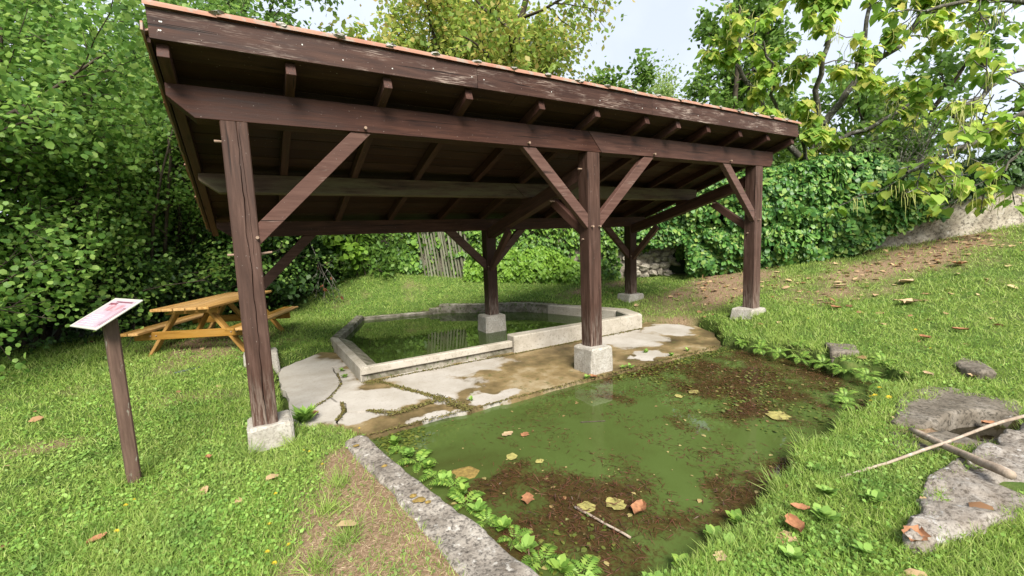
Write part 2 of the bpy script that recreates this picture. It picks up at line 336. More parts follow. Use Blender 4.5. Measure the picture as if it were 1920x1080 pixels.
def water_mat(name, cols, trans, scale):
    M = Mat(name); p = M.pos((1, 1, 1)); f = M.noise(p, scale, 6, 0.6, 0.5)
    c = M.ramp(f, cols)
    if name.startswith("murky"):
        w = M.ramp(M.math('ADD', M.math('SUBTRACT', M.math('ADD', M.math('MULTIPLY', M.attr("weed"), 0.52), 0.20), M.noise(p, 24, 6, 0.72, 1.2)), 0.5), [(0.40, 0.0), (0.62, 0.82)])
        c = M.mix(w, c, M.ramp(M.noise(p, 22, 5, 0.7), [(0.3, (0.012, 0.008, 0.004)), (0.48, (0.046, 0.022, 0.010)), (0.6, (0.06, 0.032, 0.013)), (0.75, (0.06, 0.062, 0.018))]))
    M.set(M.b, Base_Color=c, Roughness=0.015, IOR=1.33); M.b.inputs["Specular IOR Level"].default_value = 0.5
    M.bump(M.noise(p, 9, 2, 0.5), 0.03, 0.01)
    t = M.n.new("ShaderNodeBsdfTransparent"); t.inputs[0].default_value = (0.45, 0.6, 0.3, 1)
    ms = M.n.new("ShaderNodeMixShader"); ms.inputs[0].default_value = trans
    M.l.new(M.b.outputs[0], ms.inputs[1]); M.l.new(t.outputs[0], ms.inputs[2]); M.l.new(ms.outputs[0], M.out.inputs["Surface"])
    return M.m
M_pond = water_mat("murky_green_water", [(0.32, (0.050, 0.062, 0.016)), (0.5, (0.066, 0.096, 0.024)), (0.72, (0.080, 0.116, 0.032))], 0.05, 0.7)
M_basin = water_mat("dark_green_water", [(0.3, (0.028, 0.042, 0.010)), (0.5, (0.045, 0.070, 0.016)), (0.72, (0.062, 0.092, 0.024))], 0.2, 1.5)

# ------------------------------------------------------------------ helpers
WM = {}
def link(o, mat=None, parent=None, M=None):
    COL.objects.link(o)
    M = M or Matrix.Identity(4)
    WM[o] = M
    o.matrix_basis = M
    if parent is not None:
        o.parent = parent; o.matrix_parent_inverse = WM[parent].inverted()
    if mat is not None and o.data is not None and not o.data.materials: o.data.materials.append(mat)
    return o
def tag(o, label, cat, group=None):
    o["label"] = label; o["category"] = cat
    if group: o["group"] = group
    return o
def thing(name, loc, label, cat, group=None):
    return tag(link(bpy.data.objects.new(name, None), M=Matrix.Translation(Vector(loc))), label, cat, group)
def kind(o, k): o["kind"] = k; return o
def from_bm(name, bm, mat, parent=None, M=None, smooth=False):
    bmesh.ops.recalc_face_normals(bm, faces=bm.faces[:])
    me = bpy.data.meshes.new(name); bm.to_mesh(me); bm.free()
    if smooth: me.polygons.foreach_set("use_smooth", [True] * len(me.polygons))
    return link(bpy.data.objects.new(name, me), mat, parent, M)
def frame(p0, p1, up=(0, 0, 1)):
    p0, p1 = Vector(p0), Vector(p1); x = (p1 - p0).normalized(); up = Vector(up)
    y = up.cross(x)
    if y.length < 1e-5: y = Vector((0, 1, 0)).cross(x) if abs(x.y) < .9 else Vector((1, 0, 0)).cross(x)
    y.normalize(); z = x.cross(y)
    M = Matrix.Identity(4)
    for i in range(3): M[i][0], M[i][1], M[i][2], M[i][3] = x[i], y[i], z[i], p0[i]
    return M, (p1 - p0).length
def prism_bm(poly, y0, y1, bev=0.005):
    """polygon in local x/z, extruded along local y"""
    bm = bmesh.new()
    a = [bm.verts.new((x, y0, z)) for x, z in poly]; b = [bm.verts.new((x, y1, z)) for x, z in poly]
    bm.faces.new(a[::-1]); bm.faces.new(b); n = len(poly)
    for i in range(n): bm.faces.new((a[i], a[(i + 1) % n], b[(i + 1) % n], b[i]))
    bmesh.ops.recalc_face_normals(bm, faces=bm.faces[:])
    if bev: bmesh.ops.bevel(bm, geom=bm.edges[:], offset=bev, segments=1, affect='EDGES', profile=0.5)
    return bm
def beam(name, p0, p1, w, h, mat, parent=None, up=(0, 0, 1), bev=0.005, poly=None):
    M, L = frame(p0, p1, up)
    return from_bm(name, prism_bm(poly or [(0, -h / 2), (L, -h / 2), (L, h / 2), (0, h / 2)], -w / 2, w / 2, bev), mat, parent, M)
def zprism(name, poly, z0, z1, mat, parent=None, bev=0.01, top=None, jit=0.0, seed=0, sub=0):
    """horizontal polygon between two heights, at its own centre"""
    cx = sum(p[0] for p in poly) / len(poly); cy = sum(p[1] for p in poly) / len(poly)
    bm = bmesh.new(); n = len(poly); rn = random.Random(seed)
    b = [bm.verts.new((x - cx, y - cy, z0)) for x, y in poly]
    a = [bm.verts.new((x - cx, y - cy, (top[i] if top else z1))) for i, (x, y) in enumerate(poly)]
    bm.faces.new(b[::-1]); bm.faces.new(a)
    for i in range(n): bm.faces.new((b[i], b[(i + 1) % n], a[(i + 1) % n], a[i]))
    bmesh.ops.recalc_face_normals(bm, faces=bm.faces[:])
    if bev: bmesh.ops.bevel(bm, geom=bm.edges[:], offset=bev, segments=1, affect='EDGES', profile=0.5)
    if sub:
        bmesh.ops.triangulate(bm, faces=[f for f in bm.faces if len(f.verts) > 4])
        for _ in range(sub): bmesh.ops.subdivide_edges(bm, edges=bm.edges[:], cuts=1, use_grid_fill=True)
        for v in bm.verts:
            v.co += Vector((rn.uniform(-1, 1), rn.uniform(-1, 1), rn.uniform(-1, 1))) * jit
    elif jit:
        for v in bm.verts: v.co += Vector((rn.uniform(-1, 1), rn.uniform(-1, 1), rn.uniform(-1, 1))) * jit
    return from_bm(name, bm, mat, parent, Matrix.Translation((cx, cy, 0)))
def np_mesh(name, V, F, mat, parent=None, M=None, smooth=False):
    me = bpy.data.meshes.new(name); V = np.asarray(V, np.float32); F = np.asarray(F, np.int32)
    nf, k = F.shape
    me.vertices.add(len(V)); me.vertices.foreach_set("co", V.ravel())
    me.loops.add(nf * k); me.loops.foreach_set("vertex_index", F.ravel())
    me.polygons.add(nf); me.polygons.foreach_set("loop_start", np.arange(0, nf * k, k, dtype=np.int32))
    try: me.polygons.foreach_set("loop_total", np.full(nf, k, np.int32))
    except Exception: pass
    if smooth: me.polygons.foreach_set("use_smooth", np.ones(nf, bool))
    me.update(calc_edges=True); me.validate()
    return link(bpy.data.objects.new(name, me), mat, parent, M)
def unit(a): return a / np.maximum(np.linalg.norm(a, axis=1, keepdims=True), 1e-9)
# leaf templates: (u along, v across, w out of plane), triangles
T_OVAL = (np.array([(0, 0, 0), (.35, .33, .06), (.75, .26, .05), (1, 0, -.06), (.75, -.26, .05), (.35, -.33, .06)]), np.array([(0, 1, 5), (1, 2, 4), (1, 4, 5), (2, 3, 4)]))
T_ROUND = (np.array([(0, 0, 0), (.22, .38, .07), (.65, .42, .06), (1, 0, -.05), (.65, -.42, .06), (.22, -.38, .07)]), np.array([(0, 1, 5), (1, 2, 4), (1, 4, 5), (2, 3, 4)]))
T_HEART = (np.array([(.08, 0, 0), (-.05, .22, .02), (.2, .45, .08), (.6, .33, .05), (1, 0, -.12), (.6, -.33, .05), (.2, -.45, .08), (-.05, -.22, .02), (.5, 0, -.03)]),
           np.array([(0, 1, 2), (0, 2, 8), (2, 3, 8), (3, 4, 8), (8, 4, 5), (8, 5, 6), (0, 8, 6), (0, 6, 7)]))
T_DIAM = (np.array([(0, 0, 0), (.5, .34, .05), (1, 0, 0), (.5, -.34, .05)]), np.array([(0, 1, 3), (1, 2, 3)]))
T_LANCE = (np.array([(0, 0, 0), (.4, .15, .02), (1, 0, -.03), (.4, -.15, .02)]), np.array([(0, 1, 3), (1, 2, 3)]))
T_IVY = (np.array([(0, 0, 0), (.05, .42, .03), (.45, .36, .04), (1, 0, -.05), (.45, -.36, .04), (.05, -.42, .03)]), np.array([(0, 1, 2), (0, 2, 3), (0, 3, 4), (0, 4, 5)]))
T_BLADE = (np.array([(0, .5, 0), (0, -.5, 0), (.55, .38, .10), (.55, -.38, .10), (1, 0, .38)]), np.array([(0, 1, 3), (0, 3, 2), (2, 3, 4)]))
def leaves(name, P, axis, normal, size, tmpl, mat, parent=None, wid=None, org=None):
    T, F = tmpl; n = len(P)
    a = unit(axis); w = unit(normal - a * np.sum(a * normal, 1, keepdims=True)); v = np.cross(w, a)
    s = np.asarray(size).reshape(-1, 1) * np.ones((n, 1)); wd = s if wid is None else np.asarray(wid).reshape(-1, 1) * np.ones((n, 1))
    V = (P[:, None, :] + a[:, None, :] * (T[None, :, 0:1] * s[:, None]) + v[:, None, :] * (T[None, :, 1:2] * wd[:, None]) + w[:, None, :] * (T[None, :, 2:3] * s[:, None]))
    k = len(T); FF = (F[None] + (np.arange(n) * k)[:, None, None]).reshape(-1, 3)
    V = V.reshape(-1, 3); M = None
    if org is not None: V = V - np.asarray(org); M = Matrix.Translation(Vector(org))
    return np_mesh(name, V, FF, mat, parent, M)
def tubes(name, segs, mat, parent=None, n=5, org=(0, 0, 0)):
    """segs: list of (p0, p1, r0, r1)"""
    p0 = np.array([s[0] for s in segs], float) - org; p1 = np.array([s[1] for s in segs], float) - org
    r0 = np.array([s[2] for s in segs])[:, None, None]; r1 = np.array([s[3] for s in segs])[:, None, None]
    d = unit(p1 - p0); h = np.where(np.abs(d[:, 2:3]) < .9, np.array([[0, 0, 1.]]), np.array([[1., 0, 0]])); x = unit(np.cross(d, h)); y = np.cross(d, x)
    an = np.arange(n) * 2 * np.pi / n
    ring = x[:, None] * np.cos(an)[None, :, None] + y[:, None] * np.sin(an)[None, :, None]
    V = np.concatenate([p0[:, None] + ring * r0, p1[:, None] + ring * r1], 1).reshape(-1, 3)
    i = np.arange(n); F = np.stack([i, (i + 1) % n, (i + 1) % n + n, i + n], 1)
    FF = (F[None] + (np.arange(len(segs)) * 2 * n)[:, None, None]).reshape(-1, 4)
    return np_mesh(name, V, FF, mat, parent, Matrix.Translation(Vector(org)), True)
def chain(name, segs, mat, parent, org, minr, n=7):
    pts = [np.asarray(segs[0][0])] + [np.asarray(q[1]) for q in segs]; rad = [segs[0][2]] + [q[3] for q in segs]; V = []; k = len(pts)
    for i, p in enumerate(pts):
        d = pts[min(i + 1, k - 1)] - pts[max(i - 1, 0)]; d = d / np.linalg.norm(d); x = np.cross(d, [.31, .95, .02]); x /= np.linalg.norm(x); y = np.cross(d, x); r = max(rad[i], minr)
        V += [p - org + (x * math.cos(a) + y * math.sin(a)) * r for a in np.arange(n) * 2 * math.pi / n]
    F = [(i * n + j, i * n + (j + 1) % n, (i + 1) * n + (j + 1) % n, (i + 1) * n + j) for i in range(k - 1) for j in range(n)]
    return np_mesh(name, V, F, mat, parent, Matrix.Translation(Vector(org)), True)
def vn(rg, n): return unit(rg.normal(size=(n, 3)))
# cheap value noise for python-side masks
_tab = np.random.default_rng(3).random((64, 64))
def n2(x, y, s=1.0):
    x = np.asarray(x) * s; y = np.asarray(y) * s; xi = np.floor(x).astype(int); yi = np.floor(y).astype(int); fx = x - xi; fy = y - yi
    fx = fx * fx * (3 - 2 * fx); fy = fy * fy * (3 - 2 * fy); g = lambda a, b: _tab[a % 64, b % 64]
    return (g(xi, yi) * (1 - fx) + g(xi + 1, yi) * fx) * (1 - fy) + (g(xi, yi + 1) * (1 - fx) + g(xi + 1, yi + 1) * fx) * fy
def fbm(x, y, s=1.0): return (n2(x, y, s) + .5 * n2(np.asarray(x) + 7.3, np.asarray(y) + 1.7, s * 2.1) + .25 * n2(x, np.asarray(y) + 9.1, s * 4.3)) / 1.75
def sdf(poly, x, y):
    """signed distance to a polygon, negative inside"""
    x = np.asarray(x, float); y = np.asarray(y, float); d = np.full(x.shape, 1e9); ins = np.zeros(x.shape, bool); n = len(poly)
    for i in range(n):
        (ax, ay), (bx, by) = poly[i], poly[(i + 1) % n]; ex, ey = bx - ax, by - ay
        t = np.clip(((x - ax) * ex + (y - ay) * ey) / (ex * ex + ey * ey), 0, 1)
        d = np.minimum(d, np.hypot(x - ax - t * ex, y - ay - t * ey))
        c = (ay > y) != (by > y); xs = ax + (y - ay) * ex / (ey if abs(ey) > 1e-9 else 1e-9); ins ^= c & (x < xs)
    return np.where(ins, -d, d)
def sstep(a, b, x): t = np.clip((x - a) / (b - a), 0, 1); return t * t * (3 - 2 * t)

# ------------------------------------------------------------------ terrain
POND = [(.80, -.2), (6.42, -.2), (6.45, -.9), (6.32, -1.6), (6.15, -2.2), (5.85, -2.56), (4.65, -2.60), (3.85, -2.66), (3.3, -2.72), (2.8, -2.86), (1.9, -2.98), (1.15, -3.0), (1.05, -2.2), (.90, -1.1)]
SLAB = [(.22, 2.9), (.9, 3.62), (1.3, 3.4), (1.3, 1.7), (6.3, 1.7), (6.85, 1.9), (7.25, 1.0), (6.95, .4), (6.4, -.1), (6.2, -.22), (.84, -.24), (.65, .14), (.29, .48), (.22, .96)]
BASIN = [(1.12, 1.48), (6.38, 1.54), (6.62, 2.2), (6.25, 3.2), (5.75, 4.35), (3.95, 5.75), (3.6, 5.72), (2.0, 6.08), (1.10, 3.86)]
TROUGH = [(4.74, -3.18), (5.15, -3.19), (5.40, -3.29), (5.50, -3.50), (4.92, -3.51), (4.74, -3.42)]
CP = np.array([(-.9, -.1, -.2), (0, 0, -.2), (.5, -1.5, -.21), (0, -3, -.2), (-2, -2, -.2), (0, -5, -.22), (-3, 1, -.15), (-2, 3, -.1), (-1.3, 4, -.02), (-.2, 3.8, -.03), (.7, 5.3, 0), (-.5, 6, .02),
    (-3, 5.5, .05), (-6, 4, .1), (-5, 9, .1), (0, 9, .1), (1.0, 4.6, -.12), (1.7, 6.4, -.08), (1, 8, .05), (2, 7.3, .2), (2.85, 7.8, .72), (3.5, 6.0, -.02), (4.7, 6.9, .58), (4.4, 5.75, .1), (6.3, 5.4, .34), (6.4, 4, .1),
    (7.15, 4.3, .2), (7.5, 2.9, .04), (7.4, 0, .08), (7.3, 1.2, -.14), (6.8, .1, -.1), (9.3, 3.6, .33), (9, 1.5, .30), (8.5, -.3, .2), (7, -1, -.02), (6.4, -1.5, -.08), (6.6, -2.6, -.02), (5.8, -3, -.11), (5.3, -2.68, -.11), (6.15, -3.2, -.09), (4.4, -2.9, -.12), (5.7, -3.6, -.10), (3.3, -3.42, -.08), (3.3, -3.95, -.06), (4.6, -3.75, -.11), (4, -3.0, -.14), (2.5, -3.15, -.16),
    (4, -3.7, -.05), (3, -4, -.07), (5.5, -4.5, 0), (11.0, 1.5, .72), (10.2, .7, .56), (10, -1.5, .42), (8.5, -2.5, .2), (13, 0, .98), (12, -1.5, .88), (15.2, -1.8, 1.42), (12, -4, .85), (8, -5, .2), (16, -5, 1.4),
    (12, 10, 1.2), (20, 3, 1.6), (5, 14, 1.0), (-8, 14, .3), (25, -10, 1.5), (-15, -10, -.2), (10, -15, 0), (30, 20, 1.4), (-20, 20, .3), (-12, 2, 0), (0, -12, -.2)])
def _tps(r2): return 0.5 * r2 * np.log(np.maximum(r2, 1e-12))
_n = len(CP); _K = _tps(((CP[:, None, :2] - CP[None, :, :2]) ** 2).sum(-1)) + np.eye(_n) * .05
_Pm = np.c_[np.ones(_n), CP[:, :2]]; _A = np.block([[_K, _Pm], [_Pm.T, np.zeros((3, 3))]]); _w = np.linalg.solve(_A, np.r_[CP[:, 2], 0, 0, 0])
def ground0(x, y):
    x = np.asarray(x, float); y = np.asarray(y, float); sh = x.shape; q = np.c_[x.ravel(), y.ravel()]
    qc = np.clip(q, [-20, -15], [30, 20]); z = np.empty(len(q))
    for i in range(0, len(q), 20000):
        s = qc[i:i + 20000]; z[i:i + 20000] = _tps(((s[:, None] - CP[None, :, :2]) ** 2).sum(-1)) @ _w[:_n] + _w[_n] + s @ _w[_n + 1:]
    far = sstep(30, 90, np.hypot(q[:, 0], q[:, 1])); z = z * (1 - far) + .6 * far
    return z.reshape(sh)
def bare_mask(x, y):
    b = fbm(x, y, 1.7)
    def blob(cx, cy, rx, ry, p=1.0): return p * np.clip(1.25 - np.hypot((x - cx) / rx, (y - cy) / ry), 0, 1)
    m_ = blob(.55, -1.75, .52, 1.15, 1.5) + blob(.25, -2.4, .75, .6, 1.3) + blob(.55, -.75, .22, .45, .9) + blob(9.2, 1.8, 2.2, 1.2, 1.0) + blob(10.5, -.2, 2.2, .9, .8) + blob(12.8, -1.0, 2.4, 1.1, 1.1) + blob(-.85, 1.9, .7, .3, .6) + blob(-1.6, 1.1, .6, .25, .5) + blob(-.7, 4.8, 1.2, 1.6, .8) + blob(6.9, 1.2, .5, .9, .6)
    m_ = m_ + blob(7.6, 4.2, 1.6, .7, .7) + blob(3.6, 6.6, 1.2, .6, .35) + blob(4.9, -3.3, .9, .4, .8)
    return np.clip((m_ + (b - .5) * 1.3) * 1.3 - .25, 0, 1)
def ground(x, y):
    x = np.asarray(x, float); y = np.asarray(y, float)
    z = ground0(x, y) + (fbm(x, y, 2.3) - .5) * .045
    j = (fbm(x, y, 3.1) - .5) * .28
    sp = sdf(POND, x, y); jj = j * ((y < -.9) & (x > 1.4)) + j * ((x > 5.6))
    t = sstep(-.16, .05, sp + jj); z = (-.85) * (1 - t) + z * t
    t = sstep(-.02, .10, sdf(SLAB, x, y)); z = np.where(t < 1, np.minimum(z, -.37 * (1 - t) + z * t), z)
    t = sstep(-.03, .05, sdf(TROUGH, x, y)); z = (-.38) * (1 - t) + z * t
    t = sstep(-.12, -.02, sdf(BASIN, x, y)); z = (-.62) * (1 - t) + z * t
    return z
def axis_pts(lo, hi, step, far, ratio=1.25):
    c = list(np.arange(lo, hi, step)); s = step; a = lo
    while a > -far: s *= ratio; a -= s; c.insert(0, a)
    s = step; a = c[-1]
    while a < far: s *= ratio; a += s; c.append(a)
    return np.array(c)
gx = axis_pts(-3.5, 9.5, .055, 900); gy = axis_pts(-4.0, 7.5, .055, 900)
GX, GY = np.meshgrid(gx, gy, indexing='ij'); GZ = ground(GX, GY)
nx, ny = GX.shape
idx = np.arange(nx * ny).reshape(nx, ny)
GF = np.stack([idx[:-1, :-1], idx[1:, :-1], idx[1:, 1:], idx[:-1, 1:]], -1).reshape(-1, 4)
g_o = kind(np_mesh("ground", np.stack([GX, GY, GZ], -1).reshape(-1, 3), GF, M_ground, smooth=True), "structure")
at = g_o.data.attributes.new("bare", 'FLOAT', 'POINT'); at.data.foreach_set("value", bare_mask(GX, GY).ravel().astype(np.float32))
mud = (sdf(TROUGH, GX, GY) < .06) | ((GZ < -.27) & (sdf(POND, GX, GY) < .1)) | (sdf(BASIN, GX, GY) < 0)
at = g_o.data.attributes.new("mud", 'FLOAT', 'POINT'); at.data.foreach_set("value", mud.ravel().astype(np.float32))

# water sheets
def sheet(name, poly, z, mat):
    bm = bmesh.new(); bm.faces.new([bm.verts.new((x, y, z)) for x, y in poly]); return kind(from_bm(name, bm, mat), "structure")
POND_SHEET = [(.75, -.12), (6.8, -.12), (6.8, -1.0), (6.55, -2.3), (6.05, -2.85), (4.6, -2.85), (3.0, -3.15), (1.0, -3.2), (.85, -2.0), (.72, -.6)]
def mat_d(x, y):
    a = 1.25 - np.hypot((x - 1.72) / .66, (y + 2.15) / .85); b = 1.1 - np.hypot((x - 3.0) / 1.5, (y + 2.7) / .36); c = 1.15 - np.hypot((x - 5.4) / 2.1, (y + 1.3) / 1.5); e = 1.0 - np.hypot((x - 4.4) / 1.6, (y + .3) / .45)
    return np.clip(np.maximum(np.maximum(a, b), np.maximum(c, e) * .9) * 1.15 + (fbm(x, y, 3.2) - .5) * 1.9 + .0, 0, 1)
_px = np.arange(.68, 6.9, .05); _py = np.arange(-3.25, -.10, .05); PX_, PY_ = np.meshgrid(_px, _py, indexing='ij'); _in = sdf(POND_SHEET, PX_, PY_) < .02
_id = np.arange(PX_.size).reshape(PX_.shape); _q = np.stack([_id[:-1, :-1], _id[1:, :-1], _id[1:, 1:], _id[:-1, 1:]], -1)[_in[:-1, :-1] & _in[1:, 1:] & _in[1:, :-1] & _in[:-1, 1:]]
pw = kind(np_mesh("pond_water", np.stack([PX_, PY_, np.full(PX_.shape, -.285)], -1).reshape(-1, 3), _q, M_pond, smooth=True), "structure")
at = pw.data.attributes.new("weed", 'FLOAT', 'POINT'); at.data.foreach_set("value", mat_d(PX_, PY_).ravel().astype(np.float32))
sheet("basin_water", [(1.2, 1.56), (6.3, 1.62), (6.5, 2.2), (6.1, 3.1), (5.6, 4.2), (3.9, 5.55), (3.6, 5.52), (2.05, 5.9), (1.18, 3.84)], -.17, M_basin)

# ------------------------------------------------------------------ cracked concrete platform
plat = kind(link(bpy.data.objects.new("concrete_platform", None), M=Matrix.Translation((3.5, .7, -.24))), "structure")
PIECES = [
    [(.22, 2.9), (.9, 3.62), (1.16, 3.4), (1.16, 2.5), (.91, 2.52), (.93, 2.12), (.88, 1.53), (.69, 1.12), (.45, .85), (.22, .74)],
    [(.91, 2.52), (1.16, 2.5), (1.16, 1.5), (.88, 1.53), (.93, 2.12)],
    [(.88, 1.53), (1.16, 1.5), (1.35, 1.30), (1.52, .85), (1.77, .26), (1.19, .16), (.97, .41), (.74, .54), (.77, .85), (.69, 1.12)],
    [(.69, 1.12), (.77, .85), (.74, .54), (.63, .31), (.65, .14), (.29, .48), (.22, .74), (.45, .85)],
    [(.74, .54), (.97, .41), (1.19, .16), (1.77, .26), (1.86, -.14), (1.9, -.23), (.84, -.24), (.65, .14), (.63, .31)],
    [(1.16, 1.5), (1.3, 1.62), (3.9, 1.62), (4.1, 1.62), (6.36, 1.64), (6.85, 1.9), (7.25, 1.0), (6.95, .4), (6.4, -.1), (6.2, -.22), (1.9, -.23), (1.86, -.14), (1.77, .26), (1.52, .85), (1.35, 1.30)]]
def rough_poly(P, amp=.03, step=.12):
    out = []
    for i in range(len(P)):
        a, b = np.array(P[i]), np.array(P[(i + 1) % len(P)]); k = max(1, int(np.hypot(*(b - a)) / step))
        for t in range(k):
            q = a + (b - a) * t / k
            q = q + amp * 2 * np.array([n2(q[0], q[1], 5.3) - .5, n2(q[0] + 31, q[1] + 11, 5.3) - .5]); out.append(q)
    return out
def inset(P, d):
    n = len(P); ar = sum(P[i][0] * P[(i + 1) % n][1] - P[(i + 1) % n][0] * P[i][1] for i in range(n)); sg = 1 if ar > 0 else -1; o = []
    for i in range(n):
        e = P[(i + 1) % n] - P[i - 1]; e = e / max(np.hypot(*e), 1e-6); o.append(P[i] + sg * d * np.array([-e[1], e[0]]))
    return o
for i, P in enumerate(PIECES):
    bm = bmesh.new(); q = inset(rough_poly(P, .04, .09), .011)
    t_ = [bm.verts.new((p[0] - 3.5, p[1] - .7, [0, -.006, .004, -.003, -.010, 0][i])) for p in q]; f_ = bm.faces.new(t_)
    r_ = bmesh.ops.extrude_face_region(bm, geom=[f_]); [setattr(v, "co", v.co + Vector((0, 0, -.09))) for v in r_["geom"] if isinstance(v, bmesh.types.BMVert)]
    bmesh.ops.triangulate(bm, faces=[f for f in bm.faces if len(f.verts) > 4])
    from_bm("slab_piece", bm, M_slab, plat, Matrix.Translation((3.5, .7, -.24)))
from_bm("sub_base", prism_bm([(0.3, -.12), (6.6, -.12), (6.6, -.05), (.3, -.05)], -.12, 1.5, 0), plain("mossy_joint_soil", (0.075, 0.07, 0.028), 0.95, 0.5, 6), plat, Matrix.Translation((0, .0, -.24)))

mp, mrg = [], np.random.default_rng(17)
for line, wd_, cnt in (([(1.16, 1.46), (1.35, 1.30), (1.52, .85), (1.77, .26), (1.86, -.14), (1.9, -.23)], .05, 2600), ([(.97, .41), (1.19, .16), (1.77, .26)], .04, 900), ([(.77, .85), (.74, .54), (.63, .31)], .02, 400), ([(.45, .85), (.69, 1.12), (.88, 1.53), (.93, 2.12)], .012, 250), ([(1.2, 1.44), (2.6, 1.45), (3.5, 1.42), (6.3, 1.47)], .03, 2200), ([(.84, -.22), (6.2, -.2)], .03, 1500)):
    l_ = np.array(line); d_ = np.r_[0, np.cumsum(np.hypot(*np.diff(l_, axis=0).T))]; t_ = mrg.random(cnt) * d_[-1]; w_ = wd_ * (.3 + 1.2 * n2(t_ * 3, t_ * 0 + cnt, 1.0))
    mp.append(np.c_[np.interp(t_, d_, l_[:, 0]) + mrg.normal(size=cnt) * w_ * .6, np.interp(t_, d_, l_[:, 1]) + mrg.normal(size=cnt) * w_ * .6, np.full(cnt, -.238) + mrg.random(cnt) * .006])
mp = np.concatenate(mp); nm_ = len(mp)
kind(leaves("joint_moss", mp, np.c_[mrg.normal(size=(nm_, 2)), .25 * mrg.random(nm_)], np.c_[mrg.normal(size=(nm_, 2)) * .4, np.ones(nm_)], .012 + .016 * mrg.random(nm_), T_OVAL, leafmat("joint_moss", [(0.06, 0.05, 0.018), (0.10, 0.085, 0.03), (0.13, 0.13, 0.035), (0.15, 0.10, 0.045)], .0, .9, .1)), "stuff")
# ------------------------------------------------------------------ wash basin
basin = thing("wash_basin", (3.7, 3.4, -.6), "long polygonal concrete wash basin filled with dark green water under the shelter", "basin")
IN = lambda a, b, t: None
rim_w = [.10, .28, .30, .26, .22, .16, .15, .17, .12]
nB = len(BASIN)
def offs(i, d):
    """inner points of the edge i"""
    a, b = np.array(BASIN[i]), np.array(BASIN[(i + 1) % nB]); e = (b - a) / np.hypot(*(b - a)); nrm = np.array([-e[1], e[0]]); return a + nrm * d, b + nrm * d
def isect(p, q, r, s):
    d1, d2 = q - p, s - r; den = d1[0] * d2[1] - d1[1] * d2[0]
    if abs(den) < .05: return (q + r) / 2
    return p + d1 * (((r - p)[0] * d2[1] - (r - p)[1] * d2[0]) / den)
inner = []
for i in range(nB):
    p, q = offs(i - 1, rim_w[i - 1]); r, s = offs(i, rim_w[i]); inner.append(isect(p, q, r, s))
tops = [-.05, .03, .02, .02, .02, -.05, -.115, -.075, -.055]
for i in range(nB):
    a, b = np.array(BASIN[i]), np.array(BASIN[(i + 1) % nB]); c, d = inner[(i + 1) % nB], inner[i]
    old = i in (3, 4, 5, 6, 7)
    if i == 0:
        s0 = np.array([3.47, 1.505]); s1 = np.array([3.47, d[1] + (c[1] - d[1]) * .45])
        zprism("low_rim", [a, s0, s1, d], -.155, -.05, M_rim, basin, .012)
        s2 = np.array([3.475, 1.47]); s3 = np.array([3.475, s1[1] + .10])
        zprism("high_rim", [s2, b + np.array([0, -.02]), c, s3], -.62, .03, M_rim, basin, .015)
        zprism("rim_plinth", [a + np.array([.05, .045]), s0 + np.array([.002, .045]), s1 + np.array([.002, .0]), d], -.62, -.156, M_rimold, basin, .006)
    else:
        zprism("weathered_rim" if old else "rim_wall", [a, b, c, d], -.62, tops[i] + .0015 * i, M_rimold if old else M_rim, basin, .018, jit=.012 if old else .003, seed=i, sub=2 if old else 0)
# sloping washing stone inside the left rim
bm = prism_bm([(0, -.36), (.62, -.36), (.62, -.30), (.0, .0)], 0, 2.2, .006)
from_bm("wash_stone", bm, M_washslab, basin, Matrix.Translation((1.245, 1.62, -.07)))

# ------------------------------------------------------------------ timber shelter
S1, S2 = 3.8896, 3.6672; XM, XR = S1, S1 + S2; W = .2; H = 2.62; D = 2.874; HB = 1.728; SL = .325
shed = thing("timber_shelter", (3.8, 1.4, -.2), "dark brown timber wash-house shelter with a sloping tiled roof over the basin", "shelter")
def roofz(y): return 2.87 - SL * y            # underside of the rafters
def post(x, y, z0, z1, crack=False):
    """vertical post whose front face is at y; local x runs up"""
    if not crack:
        return beam("post", (x, y + W / 2, z0), (x, y + W / 2, z1), W, W, M_post, shed, up=(0, -1, 0), bev=.008)
    # split front face with an open drying crack
    n = 46; L = z1 - z0; bm = bmesh.new(); h = W / 2; rows = []
    rn = random.Random(5); cx = -.012; cx2 = -.05
    for i in range(n + 1):
        u = L * i / n; cx += rn.uniform(-.005, .005) + (-.012 - cx) * .08 + (.0007 if i > 20 else -.0004)
        dep = .022 * min(1, i / 3) * (1 if i < n - 2 else .4) * (0.35 + .65 * abs(math.sin(i * .31))); hw = .0022 + .0026 * abs(math.sin(i * .23))
        cx2 += rn.uniform(-.003, .003); d2 = .010 if 26 < i < 45 else 0
        rows.append([bm.verts.new((u, s, t)) for s, t in ((-h, h - .008), (-h + .008, h), (cx2 - .0018, h), (cx2, h - d2), (cx2 + .0018, h), (cx - hw, h), (cx, h - dep), (cx + hw, h), (h - .008, h), (h, h - .008), (h, -h), (-h, -h))])
    for i in range(n):
        for k in range(12): bm.faces.new((rows[i][k], rows[i][(k + 1) % 12], rows[i + 1][(k + 1) % 12], rows[i + 1][k]))
    bm.faces.new(rows[0]); bm.faces.new(rows[-1])
    M, _ = frame((x, y + W / 2, z0), (x, y + W / 2, z1), (0, -1, 0))
    return from_bm("post", bm, M_post, shed, M)
pFL = post(0, 0, -.01, H, True); pFM = post(XM, 0, .085, H); pFR = post(XR, 0, .18, H)
pBL = post(0, D, .035, HB + .03); pBM = post(XM, D, .13, HB + .03); pBR = post(XR, D, .175, HB + .03)
